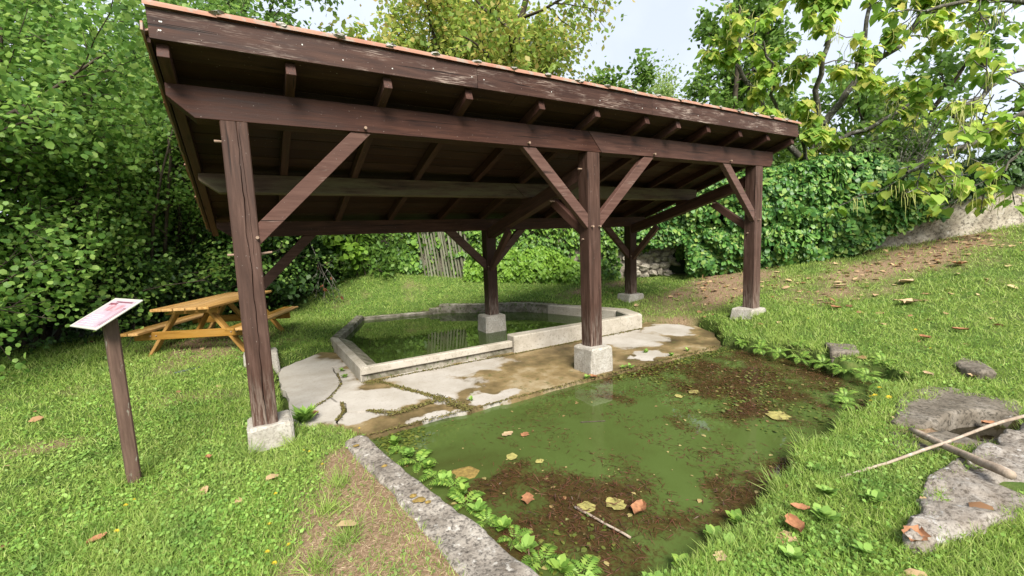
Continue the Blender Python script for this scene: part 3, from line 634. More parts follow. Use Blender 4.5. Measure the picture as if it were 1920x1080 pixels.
def block(x0, x1, y0, y1, z0, z1, seed, tap=.02):
    bm = prism_bm([(x0, z0), (x1, z0), (x1 - tap, z1), (x0 + tap, z1)], y0, y1, .025)
    bmesh.ops.triangulate(bm, faces=[f for f in bm.faces if len(f.verts) > 4]); bmesh.ops.subdivide_edges(bm, edges=bm.edges[:], cuts=2, use_grid_fill=True)
    rn = random.Random(seed)
    for v in bm.verts: v.co += Vector((rn.uniform(-1, 1), rn.uniform(-1, 1), rn.uniform(-1, 1))) * .006
    c = Vector(((x0 + x1) / 2, (y0 + y1) / 2, z0)); bmesh.ops.translate(bm, verts=bm.verts[:], vec=-c)
    return from_bm("post_base", bm, M_block, shed, Matrix.Translation(c))
block(-.165, .235, -.06, .30, -.42, 0.0, 1); block(XM - .215, XM + .185, -.13, .26, -.5, .096, 2); block(XR - .36, XR + .24, -.09, .30, -.1, .19, 3, .09)
block(-.22, .255, D - .06, D + .32, -.5, .046, 4); block(XM - .24, XM + .22, D - .1, D + .30, -.75, .142, 5); block(XR - .26, XR + .26, D - .1, D + .32, -.15, .187, 6, .04)
def plate(name, x0, x1, y, zb, h, w, mat, ch=.17, cv=.62):
    poly = [(0, h), (0, h * cv), (ch, 0), (x1 - x0 - ch * .35, 0), (x1 - x0, h * .35), (x1 - x0, h)]
    return from_bm(name, prism_bm(poly, 0, w, .006), mat, shed, Matrix.Translation((x0, y, zb)))
def split_plate(name, x0, xs, x1, y, zb, h, w, mat):
    sl = .11
    a = from_bm(name, prism_bm([(0, h), (0, h * .62), (.17, 0), (xs - x0 + sl, 0), (xs - x0 - sl, h)], 0, w, .004), mat, shed, Matrix.Translation((x0, y, zb)))
    b = from_bm(name, prism_bm([(xs - x0 - sl + .006, h), (xs - x0 + sl + .006, 0), (x1 - x0 - .06, 0), (x1 - x0, h * .35), (x1 - x0, h)], 0, w, .004), mat, shed, Matrix.Translation((x0, y, zb)))
    return a, b
split_plate("front_plate_beam", -.432, XM + .02, XR + .378, -.003, H, .25, W + .006, M_wood)
split_plate("middle_purlin", -.385, XM - .25, XR + .30, 1.45, 2.19, .205, .19, M_mossywood)
split_plate("back_plate_beam", -.345, XM, XR + .36, D - .003, HB, .212, W + .006, M_wood)
for x in (0, XM, XR):
    M_, _ = frame((x, .1, 2.37), (x, D + .1, 1.56))
    beam("principal_rafter", (x, W + .002, 2.383), (x, D - .002, 1.672), .15, .185, M_wood, shed)
    beam("purlin_cleat", (x, 1.40, 2.14), (x, 1.68, 2.14), .12, .10, M_wood, shed)
def brace(a, b, th=.085, h=.135):
    return beam("brace", a, b, th, h, M_brace, shed, up=(0, 0, 1))
yb = .055
def clipbrace(px, z0, dx, dz, y):
    """brace leaning from a post face up to a horizontal beam, ends cut flush"""
    s = 1 if dx > 0 else -1; L = math.hypot(dx, dz); hh = .066
    nx_, nz_ = -dz / L * s, abs(dx) / L
    k = hh / (dz / L); kz = hh / (abs(dx) / L)
    poly = [(0, z0 - kz), (dx + s * k, z0 + dz), (dx - s * k, z0 + dz), (0, z0 + kz)]
    return from_bm("brace", prism_bm(poly, -.043, .043, .004), M_brace, shed, Matrix.Translation((px, y, 0)))
clipbrace(W / 2, 1.69, .93, H - 1.69, yb); clipbrace(XM - W / 2, 1.75, -.87, H - 1.75, yb); clipbrace(XM + W / 2, 1.75, .92, H - 1.75, yb); clipbrace(XR - W / 2, 1.79, -.80, H - 1.79, yb)
yq = D + .08
clipbrace(W / 2, 1.0, .72, HB - 1.0, yq); clipbrace(XM - W / 2, 1.09, -.68, HB - 1.09, yq); clipbrace(XM + W / 2, 1.13, .60, HB - 1.13, yq); clipbrace(XR - W / 2, 1.09, -.65, HB - 1.09, yq)
for x in (0, XM, XR):
    brace((x - .01, W - .02, 1.60), (x - .01, .86, 2.06), .08, .12)
    brace((x - .01, D + .02, 1.02), (x - .01, 2.19, 1.70), .08, .12)
# rafters and boards
RX = [-.39, .44, 1.23, 2.04, 2.92, 3.72, 4.56, 5.16, 5.80, 6.56, 7.30, 8.02]
ca = 1 / math.hypot(1, SL)
for x in RX:
    y0, y1 = -.27, 3.42
    beam("rafter", (x, y0, roofz(y0) + .055), (x, y1, roofz(y1) + .055), .075, .108, M_wood, shed, bev=.003)
nb = 19; bw = (3.46 + .285) / nb
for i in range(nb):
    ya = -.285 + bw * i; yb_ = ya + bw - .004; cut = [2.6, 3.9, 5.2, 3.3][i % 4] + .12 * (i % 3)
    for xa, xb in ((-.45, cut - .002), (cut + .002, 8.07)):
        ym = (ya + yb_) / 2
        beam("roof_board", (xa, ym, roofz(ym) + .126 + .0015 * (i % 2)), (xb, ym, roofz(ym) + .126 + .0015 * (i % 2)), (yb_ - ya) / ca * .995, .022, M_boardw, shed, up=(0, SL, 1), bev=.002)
# fascia in three lengths
FX = [-.454, 2.12, 4.605, 8.10]
for i in range(3):
    poly = [(0, 3.066), (FX[i + 1] - FX[i] - .004, 3.066), (FX[i + 1] - FX[i] - .004, 3.275), (0, 3.275)]
    fo = from_bm("fascia_board", prism_bm(poly, -.318, -.288, .003), M_fascia, shed, Matrix.Translation((FX[i], 0, 0)))
    for x in ([.06, .07, .98, 1.3, 1.72, 2.1, 2.5] if i == 0 else [.06, .9, 1.6, 2.3]):
        for z in ((3.13, 3.19) if i == 0 and x < .1 else (3.12 + .09 * ((x * 7) % 1),)):
            bm = bmesh.new(); bmesh.ops.create_circle(bm, cap_ends=True, segments=8, radius=.006, matrix=Matrix.Translation((FX[i] + x + (.01 if z > 3.15 else 0), -.3195, z)) @ Matrix.Rotation(math.pi / 2, 4, 'X'))
            from_bm("nail", bm, M_nail, fo)
# verge boards under the tiles at both ends
for x in (-.462, 8.095):
    beam("verge_board", (x, -.28, roofz(-.28) + .11), (x, 3.44, roofz(3.44) + .11), .022, .05, M_boardw, shed, bev=.002)
# roof tiles: courses down the slope; the verge column and the top row are single tiles, the hidden field is one mass
th = .02; pitch = .27; cw = .235
def tile_bm(w=cw, L=.36):
    bm = bmesh.new(); pr = []
    for k in range(9):
        t = k / 8; x = w * 1.08 * t - w * .54; z = .035 * math.sin(math.pi * t) ** .8 if t < .62 else .035 * math.sin(math.pi * .62) ** .8 * max(0, 1 - (t - .62) / .2)
        pr.append((x, z))
    rows = [[bm.verts.new((x, y, z + dz)) for x, z in pr] for y, dz in ((0, 0), (L, 0))]; rows2 = [[bm.verts.new((x, y, z + dz - .014)) for x, z in pr] for y, dz in ((0, 0), (L, 0))]
    for k in range(8):
        bm.faces.new((rows[0][k], rows[0][k + 1], rows[1][k + 1], rows[1][k])); bm.faces.new((rows2[0][k], rows2[1][k], rows2[1][k + 1], rows2[0][k + 1]))
        for j in (0, 1): bm.faces.new((rows[j][k], rows2[j][k], rows2[j][k + 1], rows[j][k + 1]))
    for k in (0, 8): bm.faces.new((rows[0][k], rows[1][k], rows2[1][k], rows2[0][k]))
    return bm
tm = bpy.data.meshes.new("tile"); b_ = tile_bm(); bmesh.ops.recalc_face_normals(b_, faces=b_.faces[:]); b_.to_mesh(tm); b_.free(); tm.materials.append(M_tile)
ncourse = 14; ncol = int((8.12 + .50) / cw)
tv = np.array([v.co[:] for v in tm.vertices]); tq = [tuple(p.vertices) for p in tm.polygons]
fieldV, fieldF = [], []
rt = random.Random(2)
for c in range(ncourse):
    y = 3.50 - .30 - pitch * c
    for k in range(ncol + 1):
        x = -.455 + cw * k
        zz = roofz(y) + .152
        Mt = Matrix.Translation((x + rt.uniform(-.004, .004), y, zz)) @ Matrix.Rotation(-math.atan(SL) + .045, 4, 'X')
        if k == 0:
            Mt = Matrix.Translation((.085 + rt.uniform(-.012, .006), 0, -.004)) @ Mt @ Matrix.Rotation(rt.uniform(-.02, .02), 4, 'Z')
            link(bpy.data.objects.new("verge_tile", tm), None, shed, Mt)
        else:
            V = np.c_[tv, np.ones(len(tv))] @ np.array(Mt).T; o = len(fieldV) * len(tv); fieldV.append(V[:, :3]); fieldF.append(np.array(tq) + o)
f_o = kind(np_mesh("roof_tiles", np.concatenate(fieldV), np.concatenate(fieldF), M_tile, shed), "stuff")
# downturned orange edge tiles seen along the left verge
for c in range(ncourse):
    y = 3.42 - pitch * c
    bm = prism_bm([(0, 0), (.285, 0), (.285, .075), (0, .075)], -.008, .008, .002)
    M_, _ = frame((-.486 + rt.uniform(-.006, .006), y, roofz(y) + .105 + rt.uniform(-.006, .006)), (-.486, y - .285, roofz(y - .285) + .115), (0, 0, 1))
    from_bm("verge_edge_tile", bm, M_tile, shed, M_)
# row of half-round ridge tiles capping the fascia
nr = 20; rl = (8.13 + .47) / nr
for i in range(nr):
    x0 = -.468 + rl * i; bm = bmesh.new(); rr = []
    for e, sc_ in ((0, 1.0), (rl + .02, .9)):
        rr.append([[bm.verts.new((e, math.cos(a) * .075 * sc_ + .045, math.sin(a) * (.042 + q) * sc_ - (.0 if q else .0))) for a in np.linspace(math.pi, 0, 8)] for q in (.0, .016)])
    for k in range(7):
        bm.faces.new((rr[0][1][k], rr[0][1][k + 1], rr[1][1][k + 1], rr[1][1][k])); bm.faces.new((rr[0][0][k], rr[1][0][k], rr[1][0][k + 1], rr[0][0][k + 1]))
        for j in (0, 1): bm.faces.new((rr[j][0][k], rr[j][0][k + 1], rr[j][1][k + 1], rr[j][1][k]))
    for k in (0, 7): bm.faces.new((rr[0][0][k], rr[0][1][k], rr[1][1][k], rr[1][0][k]))
    ro = from_bm("ridge_tile", bm, M_tile, shed, Matrix.Translation((x0, -.318 + rt.uniform(-.006, .004), 3.277 + rt.uniform(0, .006))) @ Matrix.Rotation(rt.uniform(-.01, .01), 4, 'Y'))
    bm = bmesh.new(); bmesh.ops.create_icosphere(bm, subdivisions=2, radius=1)
    for v in bm.verts: v.co = Vector((v.co.x * .055, v.co.y * .045, v.co.z * .022)) * rt.uniform(.6, 1.25)
    if i: from_bm("mortar_lump", bm, M_mortar, ro, Matrix.Translation((x0 + .005, -.318 + rt.uniform(-.02, .01), 3.312)))
# pegs
def peg(parent, p, q, r=.011):
    M_, L = frame(p, q); bm = bmesh.new(); bmesh.ops.create_cone(bm, cap_ends=True, segments=8, radius1=r, radius2=r * .8, depth=L, matrix=Matrix.Translation((L / 2, 0, 0)) @ Matrix.Rotation(math.pi / 2, 4, 'Y'))
    return from_bm("peg", bm, M_peg, parent, M_)
peg(pFL, (-.155, .1, 2.47), (-.09, .1, 2.47)); peg(pFL, (-.15, .1, 1.52), (-.08, .1, 1.52)); peg(pFL, (.09, .1, 1.52), (.19, .1, 1.53)); peg(pFL, (.085, -.035, 1.66), (.085, .01, 1.66), .014)
for x, z in ((XM - .055, 1.68), (XM + .065, 1.68)): peg(pFM, (x, -.04, z), (x, .01, z), .013)
peg(pFM, (XM - .16, .12, 2.42), (XM - .09, .12, 2.42)); peg(pFM, (XM - .13, .11, 1.52), (XM - .09, .11, 1.52))
peg(pFR, (XR - .02, -.04, 1.72), (XR - .02, .01, 1.72), .013); peg(pFR, (XR - .14, .12, 1.5), (XR - .09, .12, 1.5))
for x in (1.06, 2.90, 4.98, 6.72): peg(shed, (x, -.04, 2.655), (x, .01, 2.655), .014)
for x in (XM - .14, XR - .14): peg(shed, (x, .78, 2.07), (x + .08, .78, 2.07))
for x, p in ((XM, pBM), (XR, pBR)): peg(p, (x - .09, D - .03, 1.06), (x - .09, D + .01, 1.06))

# ------------------------------------------------------------------ information sign
sg = thing("information_sign", (-.925, -.09, -.22), "slanted pink faded information panel on a flaking wooden post in the lawn", "sign")
sp_ = beam("sign_post", (-.915, -.085, -.3), (-.925, -.09, 1.10), .085, .085, M_signpost, sg, up=(.35, -1, 0), bev=.012)
aW = -1.023; tl = .523; c_ = Vector((-.941, -.08, 1.138)); wd = Vector((math.cos(aW), math.sin(aW), 0)); up_ = Vector((-math.sin(aW) * math.cos(tl), math.cos(aW) * math.cos(tl), math.sin(tl))); nn = wd.cross(up_)
MP = Matrix.Identity(4)
for i in range(3): MP[i][0], MP[i][1], MP[i][2], MP[i][3] = wd[i], up_[i], nn[i], c_[i]
def flat(name, x0, x1, y0, y1, z, mat, parent, thick=.0008, bev=0):
    bm = bmesh.new(); bmesh.ops.create_cube(bm, size=1, matrix=Matrix.Translation(((x0 + x1) / 2, (y0 + y1) / 2, z)) @ Matrix.Diagonal((x1 - x0, y1 - y0, thick, 1)))
    if bev: bmesh.ops.bevel(bm, geom=bm.edges[:], offset=bev, segments=1, affect='EDGES')
    return from_bm(name, bm, mat, parent, MP)
pn = flat("panel", -.2175, .2175, -.169, .169, -.006, M_panel, sg, .012, .003)
flat("panel_bracket", -.07, .07, -.07, .07, -.018, M_signpost, sg, .012, .002)
pr_ = flat("printed_sheet", -.185, .200, -.152, .140, .0008, M_print, pn)
flat("print_title", -.09, .165, .115, .128, .0018, M_ink, pn); flat("print_picture", -.09, .13, .02, .09, .0018, M_ink2, pn); flat("print_picture", -.15, -.03, .085, .108, .0018, M_ink, pn)
for k in range(5): flat("print_text", -.16, .05 + .02 * (k % 2), -.115 + k * .02, -.108 + k * .02, .0018, M_ink3, pn)
flat("print_border", -.175, .12, -.138, -.134, .0018, M_ink3, pn)
for x in (.165, .19): flat("print_stripe", x, x + .006, -.13, .05, .0018, M_ink, pn)
flat("print_stripe", .16, .2, .05, .058, .0018, M_ink, pn)

# ------------------------------------------------------------------ picnic table
TX, TY, TA, TZ = -.958, 3.561, .431, -.02
TM = Matrix.Translation((TX, TY, TZ)) @ Matrix.Rotation(-TA, 4, 'Z')
pt = tag(link(bpy.data.objects.new("picnic_table", None), M=TM), "honey coloured wooden picnic table with attached benches beside the thicket", "picnic table")
def tb(name, p, q, w, h, up=(0, 0, 1), ch=False):
    M_, L = frame(p, q, up)
    if ch:
        bm = bmesh.new(); o_ = [bm.verts.new((x, y, z)) for z in (-h / 2, h / 2) for x, y in ((0, -w / 2), (L, -w / 2), (L, w / 2), (0, w / 2))]
        bm.free()
    return from_bm(name, prism_bm([(0, -h / 2), (L, -h / 2), (L, h / 2), (0, h / 2)], -w / 2, w / 2, .008), M_pine, pt, TM @ M_)
LT = 2.16
for i in range(5):
    x = -.41 + .164 * (i + .5); tb("top_plank", (x, .0 + .012 * (i in (0, 4)), .737), (x, LT, .737), .152, .042)
for s in (-1, 1):
    for k in (0, 1):
        x = s * (.60 + .145 * k + .065); tb("seat_plank", (x, .0, .40), (x, LT, .40), .135, .042)
for y in (.36, LT - .36):
    for s in (-1, 1):
        tb("leg", (s * .70, y, -.02), (s * .20, y, .716), .045, .13, (0, 1, 0)).matrix_world
    tb("seat_bearer", (-.86, y - .046, .315), (.86, y - .046, .315), .045, .125)
    tb("top_bearer", (-.38, y - .046, .672), (.38, y - .046, .672), .045, .085)
tb("diagonal_stay", (0, .40, .33), (0, .85, .70), .045, .09); tb("diagonal_stay", (0, LT - .40, .33), (0, LT - .85, .70), .045, .09)
for s in (-.62, -.54, .54, .62):
    bm = bmesh.new(); bmesh.ops.create_uvsphere(bm, u_segments=8, v_segments=4, radius=.013)
    from_bm("bolt", bm, M_peg, pt, TM @ Matrix.Translation((s, .288, .32)))

# ------------------------------------------------------------------ pond kerb, flagstones, rocks, sticks
def rock(name, poly, z0, top, mat, label, cat, jit=.02, seed=0, group=None, tops=None):
    o = zprism(name, rough_poly([np.array(p) for p in poly], .03, .22), z0, top, mat, None, .02, None, 0, seed, 3)
    from mathutils import noise as mn
    for v in o.data.vertices:
        q = v.co + Vector((seed * 3.1, 0, 0)); up = 1 if v.co.z > (z0 + top) / 2 else .3
        v.co.z += up * (mn.fractal(q * 3.0, .8, 2.1, 5) * jit * 1.6 + abs(mn.noise(Vector((q.x * 1.3, q.y * 5, 0)))) * jit * .8 - .25 * jit)
        v.co.x += mn.fractal(q * 5 + Vector((9, 0, 0)), .8, 2, 4) * jit; v.co.y += mn.fractal(q * 5 + Vector((0, 9, 0)), .8, 2, 4) * jit
    o.data.polygons.foreach_set("use_smooth", [True] * len(o.data.polygons))
    return tag(o, label, cat, group)
kerb = rock("stone_kerb", [(.70, -.28), (.80, -.33), (.87, -.72), (.93, -1.12), (1.00, -1.6), (1.09, -2.08), (1.20, -2.75), (1.3, -3.25), (.98, -3.25), (.90, -2.75), (.82, -2.2), (.75, -1.7), (.70, -1.1), (.62, -.7), (.60, -.36)], -.62, -.185, M_kerb, "rough grey granite kerb along the near edge of the pond", "kerb stone", .014, 3)
zz = -.176
for (cx, cy, r1, r2) in ((.86, -1.62, .05, .035), (.84, -1.55, .03, .025), (.665, -.52, .03, .025), (.78, -1.02, .025, .02), (.9, -1.68, .022, .02)):
    bm = bmesh.new(); rn = random.Random(int(cx * 1000)); vs_ = [bm.verts.new((math.cos(a) * r1 * rn.uniform(.7, 1.2), math.sin(a) * r2 * rn.uniform(.7, 1.2), 0)) for a in np.linspace(0, 2 * math.pi, 15)[:-1]]
    tp = bm.verts.new((0, 0, .012)); [bm.faces.new((vs_[i], vs_[(i + 1) % 14], tp)) for i in range(14)]
    from_bm("moss_patch", bm, M_moss, kerb, Matrix.Translation((cx, cy, zz)))
rock("flagstone", [(5.06, -2.77), (5.35, -2.70), (5.82, -2.80), (5.97, -3.0), (6.08, -3.38), (5.52, -3.47), (5.40, -3.29), (5.15, -3.18), (4.77, -3.16), (4.58, -3.10), (4.52, -2.95)], -.4, -.085, M_flag, "large worn grey flagstone with the square trough at its edge", "flagstone", .016, 1)
rock("flagstone", [(4.33, -2.98), (4.50, -3.12), (4.72, -3.20), (4.74, -3.42), (4.94, -3.50), (4.35, -3.44), (4.0, -3.40), (3.95, -3.17)], -.45, -.105, M_flag, "mossy flagstone lying under the crossed sticks", "flagstone", .010, 2)
rock("flagstone", [(3.9, -3.14), (4.02, -3.20), (3.88, -3.36), (3.73, -3.38), (3.63, -3.3)], -.4, -.112, M_kerb, "small pale flagstone in the grass below the forked sticks", "flagstone", .006, 3)
rock("pale_rock", [(5.35, -3.56), (4.77, -3.53), (4.31, -3.52), (3.95, -3.47), (3.6, -3.46), (3.38, -3.48), (3.05, -3.54), (2.80, -3.58), (2.82, -3.68), (3.25, -3.80), (3.6, -3.88), (5.4, -4.15)], -.5, -.03, M_pale, "pale craggy rock ledge at the lower right corner", "rock", .035, 4)
rock("lawn_rock", [(6.62, -2.76), (6.88, -2.76), (6.90, -2.92), (6.70, -3.04), (6.50, -3.14), (6.36, -3.06), (6.40, -2.9)], -.2, .03, M_flag, "dark speckled boulder half sunk in the lawn above the flagstones", "rock", .02, 5)
rock("bank_stone", [(6.6, -1.5), (6.75, -1.79), (6.45, -1.96), (6.20, -1.77)], -.3, .0, M_flag, "flat brown stone set in the top of the pond bank", "rock", .012, 6)
sheet("trough_water", [(4.66, -3.12), (5.45, -3.14), (5.56, -3.56), (4.66, -3.56)], -.22, water_mat("dark_trough_water", [(0.3, (0.010, 0.008, 0.004)), (0.7, (0.03, 0.024, 0.012))], 0.1, 3.0))
def stick(name, pts, r0, r1, mat, label, twigs=()):
    pts = [Vector(p) for p in pts]; rn = random.Random(len(label)); full = []
    for i in range(len(pts) - 1):
        for k in range(5): full.append(pts[i].lerp(pts[i + 1], k / 5) + Vector((rn.uniform(-1, 1), rn.uniform(-1, 1), rn.uniform(-.5, .5))) * r0 * .25)
    full.append(pts[-1]); n = len(full); bm = bmesh.new(); prev = None
    for i, p in enumerate(full):
        d = (full[min(i + 1, n - 1)] - full[max(i - 1, 0)]).normalized(); x = d.cross(Vector((0, 0, 1))).normalized(); y = d.cross(x); r = (r0 + (r1 - r0) * i / (n - 1)) * rn.uniform(.9, 1.12)
        ring = [bm.verts.new(p + (x * math.cos(a) + y * math.sin(a)) * r) for a in np.arange(8) * math.pi / 4]
        if prev: [bm.faces.new((prev[k], prev[(k + 1) % 8], ring[(k + 1) % 8], ring[k])) for k in range(8)]
        else: bm.faces.new(ring)
        prev = ring
    bm.faces.new(prev[::-1]); c = full[0].copy(); bmesh.ops.translate(bm, verts=bm.verts[:], vec=-c)
    return tag(from_bm(name, bm, mat, None, Matrix.Translation(c), True), label, "stick")
stick("fallen_stick", [(4.40, -3.12, -.06), (4.15, -3.38, -.02), (3.80, -3.76, .055)], .024, .030, M_palestick, "thick peeled stick lying across the rock and flagstones")
stick("fallen_stick", [(3.28, -3.10, -.10), (3.65, -3.22, -.06), (4.2, -3.38, .005), (4.7, -3.50, .05), (5.25, -3.66, .08)], .008, .012, M_palestick, "long thin pale stick crossing under the thick one")
stick("floating_stick", [(1.77, -2.16, -.27), (1.81, -2.36, -.268), (1.85, -2.60, -.262)], .009, .007, M_palestick, "straight tan stick afloat near the russet leaf in the pond")
stick("floating_stick", [(2.70, -1.09, -.28), (2.92, -1.21, -.28)], .006, .005, M_bark, "short dark twig afloat in the open green water")
stick("lawn_tube", [(-1.02, 3.0, -.085), (-.74, 3.07, -.07)], .016, .016, M_pipe, "short dark tube lying in the lawn behind the sign post")

# ------------------------------------------------------------------ walls
def cum(P):
    P = np.array(P, float); d = np.r_[0, np.cumsum(np.hypot(*(np.diff(P[:, :2], axis=0).T)))]; return P, d
def along(P, d, s): return np.stack([np.interp(s, d, P[:, k]) for k in range(P.shape[1])], -1)
def wall_mesh(name, line, thick, mat, parent=None, step=.12, amp=.03):
    """line rows: x, y, base z, top z"""
    P, d = cum(line); s = np.linspace(0, d[-1], int(d[-1] / step) + 1); Q = along(P, d, s); t = np.gradient(Q[:, :2], axis=0); t /= np.linalg.norm(t, axis=1, keepdims=True); nr_ = np.stack([t[:, 1], -t[:, 0]], -1)
    prof = []; nz = 12
    V = []
    for j in range(nz + 1): V.append(np.c_[Q[:, :2] + nr_ * ((n2(s * 3, j * 1.7, 1.3) - .5) * amp * 2)[:, None], Q[:, 2] - .2 + (Q[:, 3] - Q[:, 2] + .2) * j / nz + (n2(s, 3.3, 1.1) - .5) * .1 * (j == nz)])
    for j in (nz, 0): V.append(np.c_[Q[:, :2] - nr_ * thick, V[j][:, 2]])
    m_ = len(V); n_ = len(s); V = np.stack(V, 1).reshape(-1, 3); F = []
    i = np.arange(n_ - 1)[:, None]; j = np.arange(m_)[None, :]; j2 = (j + 1) % m_
    F = np.stack([(i * m_ + j), ((i + 1) * m_ + j), ((i + 1) * m_ + j2), (i * m_ + j2)], -1).reshape(-1, 4)
    c = V.mean(0); c[2] = V[:, 2].min()
    o = np_mesh(name, V - c, F, mat, parent, Matrix.Translation(Vector(c)))
    return o
WL = [(1.6, 9.2, .5, 2.4), (2.85, 8.1, .7, 2.5), (4.75, 7.1, .55, 2.3), (6.5, 5.75, .3, 2.2), (7.9, 4.95, .22, 2.1), (9.05, 4.25, .3, 2.1), (10.3, 3.35, .4, 2.2)]
w1 = thing("garden_wall", (6, 6.2, .3), "old rubble garden wall almost hidden under ivy behind the basin", "wall")
wall_mesh("wall_core", WL, .4, M_wall, w1)
P, d = cum(WL)
# visible rubble stones, set one by one
sA, sB = d[4] + .95, d[6] - .1
rs = random.Random(11); rows_z = .12; sm = []
for v_ in range(6):
    bm = bmesh.new(); bmesh.ops.create_cube(bm, size=1); bmesh.ops.bevel(bm, geom=bm.edges[:], offset=.30, segments=1, affect='EDGES')
    for v in bm.verts: v.co += Vector((rs.uniform(-1, 1), rs.uniform(-1, 1), rs.uniform(-1, 1))) * .13
    me = bpy.data.meshes.new("stone"); bm.to_mesh(me); bm.free(); me.materials.append(M_rubble); sm.append(me)
z = .10
while z < 1.15:
    hh = rs.uniform(.13, .19); s = sA + rs.uniform(-.1, .1)
    while s < sB:
        l = rs.uniform(.12, .34); h2 = hh * rs.uniform(.75, 1.25); q = along(P, d, np.array([s + l / 2]))[0]; q2 = along(P, d, np.array([s + l / 2 + .05]))[0]; a = math.atan2(q2[1] - q[1], q2[0] - q[0])
        if not (rs.random() < (.45 if z > .6 else .12)):
            link(bpy.data.objects.new("stone", sm[rs.randrange(6)]), None, w1, Matrix.Translation((q[0] - math.sin(-a) * -.0 + math.sin(a) * .045, q[1] - math.cos(a) * .045, q[2] - .22 + z + hh / 2 + rs.uniform(-.035, .035))) @ Matrix.Rotation(a, 4, 'Z') @ Matrix.Rotation(rs.uniform(-.25, .25), 4, 'Y') @ Matrix.Rotation(rs.uniform(-.2, .2), 4, 'Z') @ Matrix.Diagonal((l * rs.uniform(.8, .98), .15 + rs.uniform(0, .09), h2 * .9, 1)))
        s += l
    z += hh
sw = tag(wall_mesh("stone_wall", [(11.9, 1.05, .8, 1.7), (12.6, .5, .9, 1.75), (13.6, -.35, 1.05, 2.05), (15.0, -1.5, 1.36, 2.6), (16.6, -2.9, 1.7, 3.1)], .4, M_wall, None, .08, .05), "pale mottled rubble stone wall rising beside the hedge", "wall")
# weathered paling fence glimpsed through the ivy
fn = thing("paling_fence", (4.85, 7.45, .5), "grey weathered paling fence leaning behind the basin between ivy", "fence")
for k in range(15):
    t = k / 14; x = 4.12 + 1.05 * t; y = 7.20 - .66 * t
    beam("pale", (x, y, .45), (x - .22 + rs.uniform(-.04, .04), y + .02, 2.3 + rs.uniform(-.1, .1)), .055 + rs.uniform(-.012, .008), .018, M_greywood, fn, up=(.5, .85, 0), bev=.003)
beam("rail", (4.1, 7.28, 1.55), (5.2, 6.59, 1.55), .05, .06, M_greywood, fn)

# ------------------------------------------------------------------ ivy and hedge
def leaf_face(rg, Q0, nrm, n, depth, size, tmpl, mat, name, parent, up=.35, wild=.55):
    pass
def climber(name, parent, line, n, size, mat, tmpl, bulge, seed, hole=None, z_over=0.25, topw=.5, core=True, lump=1.3):
    """leafy skin over the front and top of a wall line (x, y, base, top); normals face the yard"""
    rg = np.random.default_rng(seed); P, d = cum(line); s = rg.random(n) * d[-1]; Q = along(P, d, s); e = .05; Q2 = along(P, d, np.minimum(s + e, d[-1])); Q1 = along(P, d, np.maximum(s - e, 0)); t = unit(np.c_[(Q2 - Q1)[:, :2], np.zeros(n)]); nr_ = np.stack([t[:, 1], -t[:, 0], np.zeros(n)], -1)
    Ht = Q[:, 3] - Q[:, 2] + z_over; Lp = Ht + topw; u = rg.random(n) ** .92 * Lp
    front = u < Ht; z = np.where(front, Q[:, 2] + u, Q[:, 3] + z_over); back = np.where(front, 0, u - Ht)
    zc = np.where(front, z, z + back); b = bulge * (fbm(s, zc, lump) * .6 + .62 * np.abs(n2(s + 5, zc, lump * 2.6) - .5) * 2 * .8 + .25 * n2(s + 15, zc + 3, lump * 6)) * np.clip((z - Q[:, 2]) * 2.5 + .35, 0, 1)
    round_ = bulge * .7 * np.clip(1 - (Ht - u) / (.6), 0, 1) ** 2
    jit = -rg.random(n) ** 2 * .16
    Pp = np.c_[Q[:, :2], z] + nr_ * (b + jit - round_ - back)[:, None]; Pp[:, 2] += (~front) * ((fbm(s, back, 2.0) - .5) * .5 * np.clip(back * 3, 0, 1)) + (fbm(s, s * 0 + 2.2, 1.1) - .5) * .5 * (z - Q[:, 2]) / Ht
    nn_ = nr_ * np.where(front, 1.0, .25)[:, None] + np.array([0, 0, 1.0]) * np.where(front, .45, 1.2)[:, None] + rg.normal(size=(n, 3)) * .5 + np.stack([n2(s, zc, 2.2) - .5, n2(s + 9, zc, 2.2) - .5, n2(s, zc + 9, 2.2) - .5], -1) * 1.6
    ax = np.array([[0, 0, -1.0]]) + rg.normal(size=(n, 3)) * .5 + nr_ * .45
    keep = np.ones(n, bool)
    if hole is not None: keep = ~hole(s, z - Q[:, 2], d)
    keep &= ~((n2(s * 1.0, z * 1.0, 1.9) > .80) & (rg.random(n) < .8))
    sz = size * (.45 + 1.0 * rg.random(n) ** 1.4)
    org = (Q[:, 0].mean(), Q[:, 1].mean(), Q[:, 2].min())
    return leaves(name, Pp[keep], ax[keep], nn_[keep], sz[keep], tmpl, mat, parent, org=org)
wv = thing("wall_top_ivy", (14.5, -1.0, 1.9), "dark ivy spilling over the top of the pale stone wall", "ivy")
climber("foliage", wv, [(13.2, -.05, 1.75, 2.2), (14.2, -.9, 2.1, 2.6), (15.2, -1.75, 2.5, 3.0), (16.6, -2.95, 2.95, 3.5)], 7000, .12, L_dark, T_OVAL, .35, 29, None, .2, .9)
iv = thing("wall_ivy", (5.5, 6.6, .3), "glossy green ivy curtain over the garden wall behind the basin", "ivy")
def hole1(s, h, d):
    a = d[4] + .85; b = d[6] + .1; rub = (s > a) & (s < b) & (h < .80 + .28 * (n2(s, s * 0, 2.2)) - .35 * (s > d[6] - .5)) & (h > .0)
    fen = (s > d[2] - .30) & (s < d[2] + .50) & (h > .1) & (h < 1.6) & (n2(s * 2.6, h * 1.6, 1.3) < .52 - .10 * h)
    return rub | fen
climber("foliage", iv, WL, 26000, .105, L_ivy, T_IVY, .34, 21, hole1, .3, .6)
iv2 = thing("bank_ivy", (5.6, 6.3, .3), "yellow-green creeper sprawling over the foot of the wall behind the basin", "ivy")
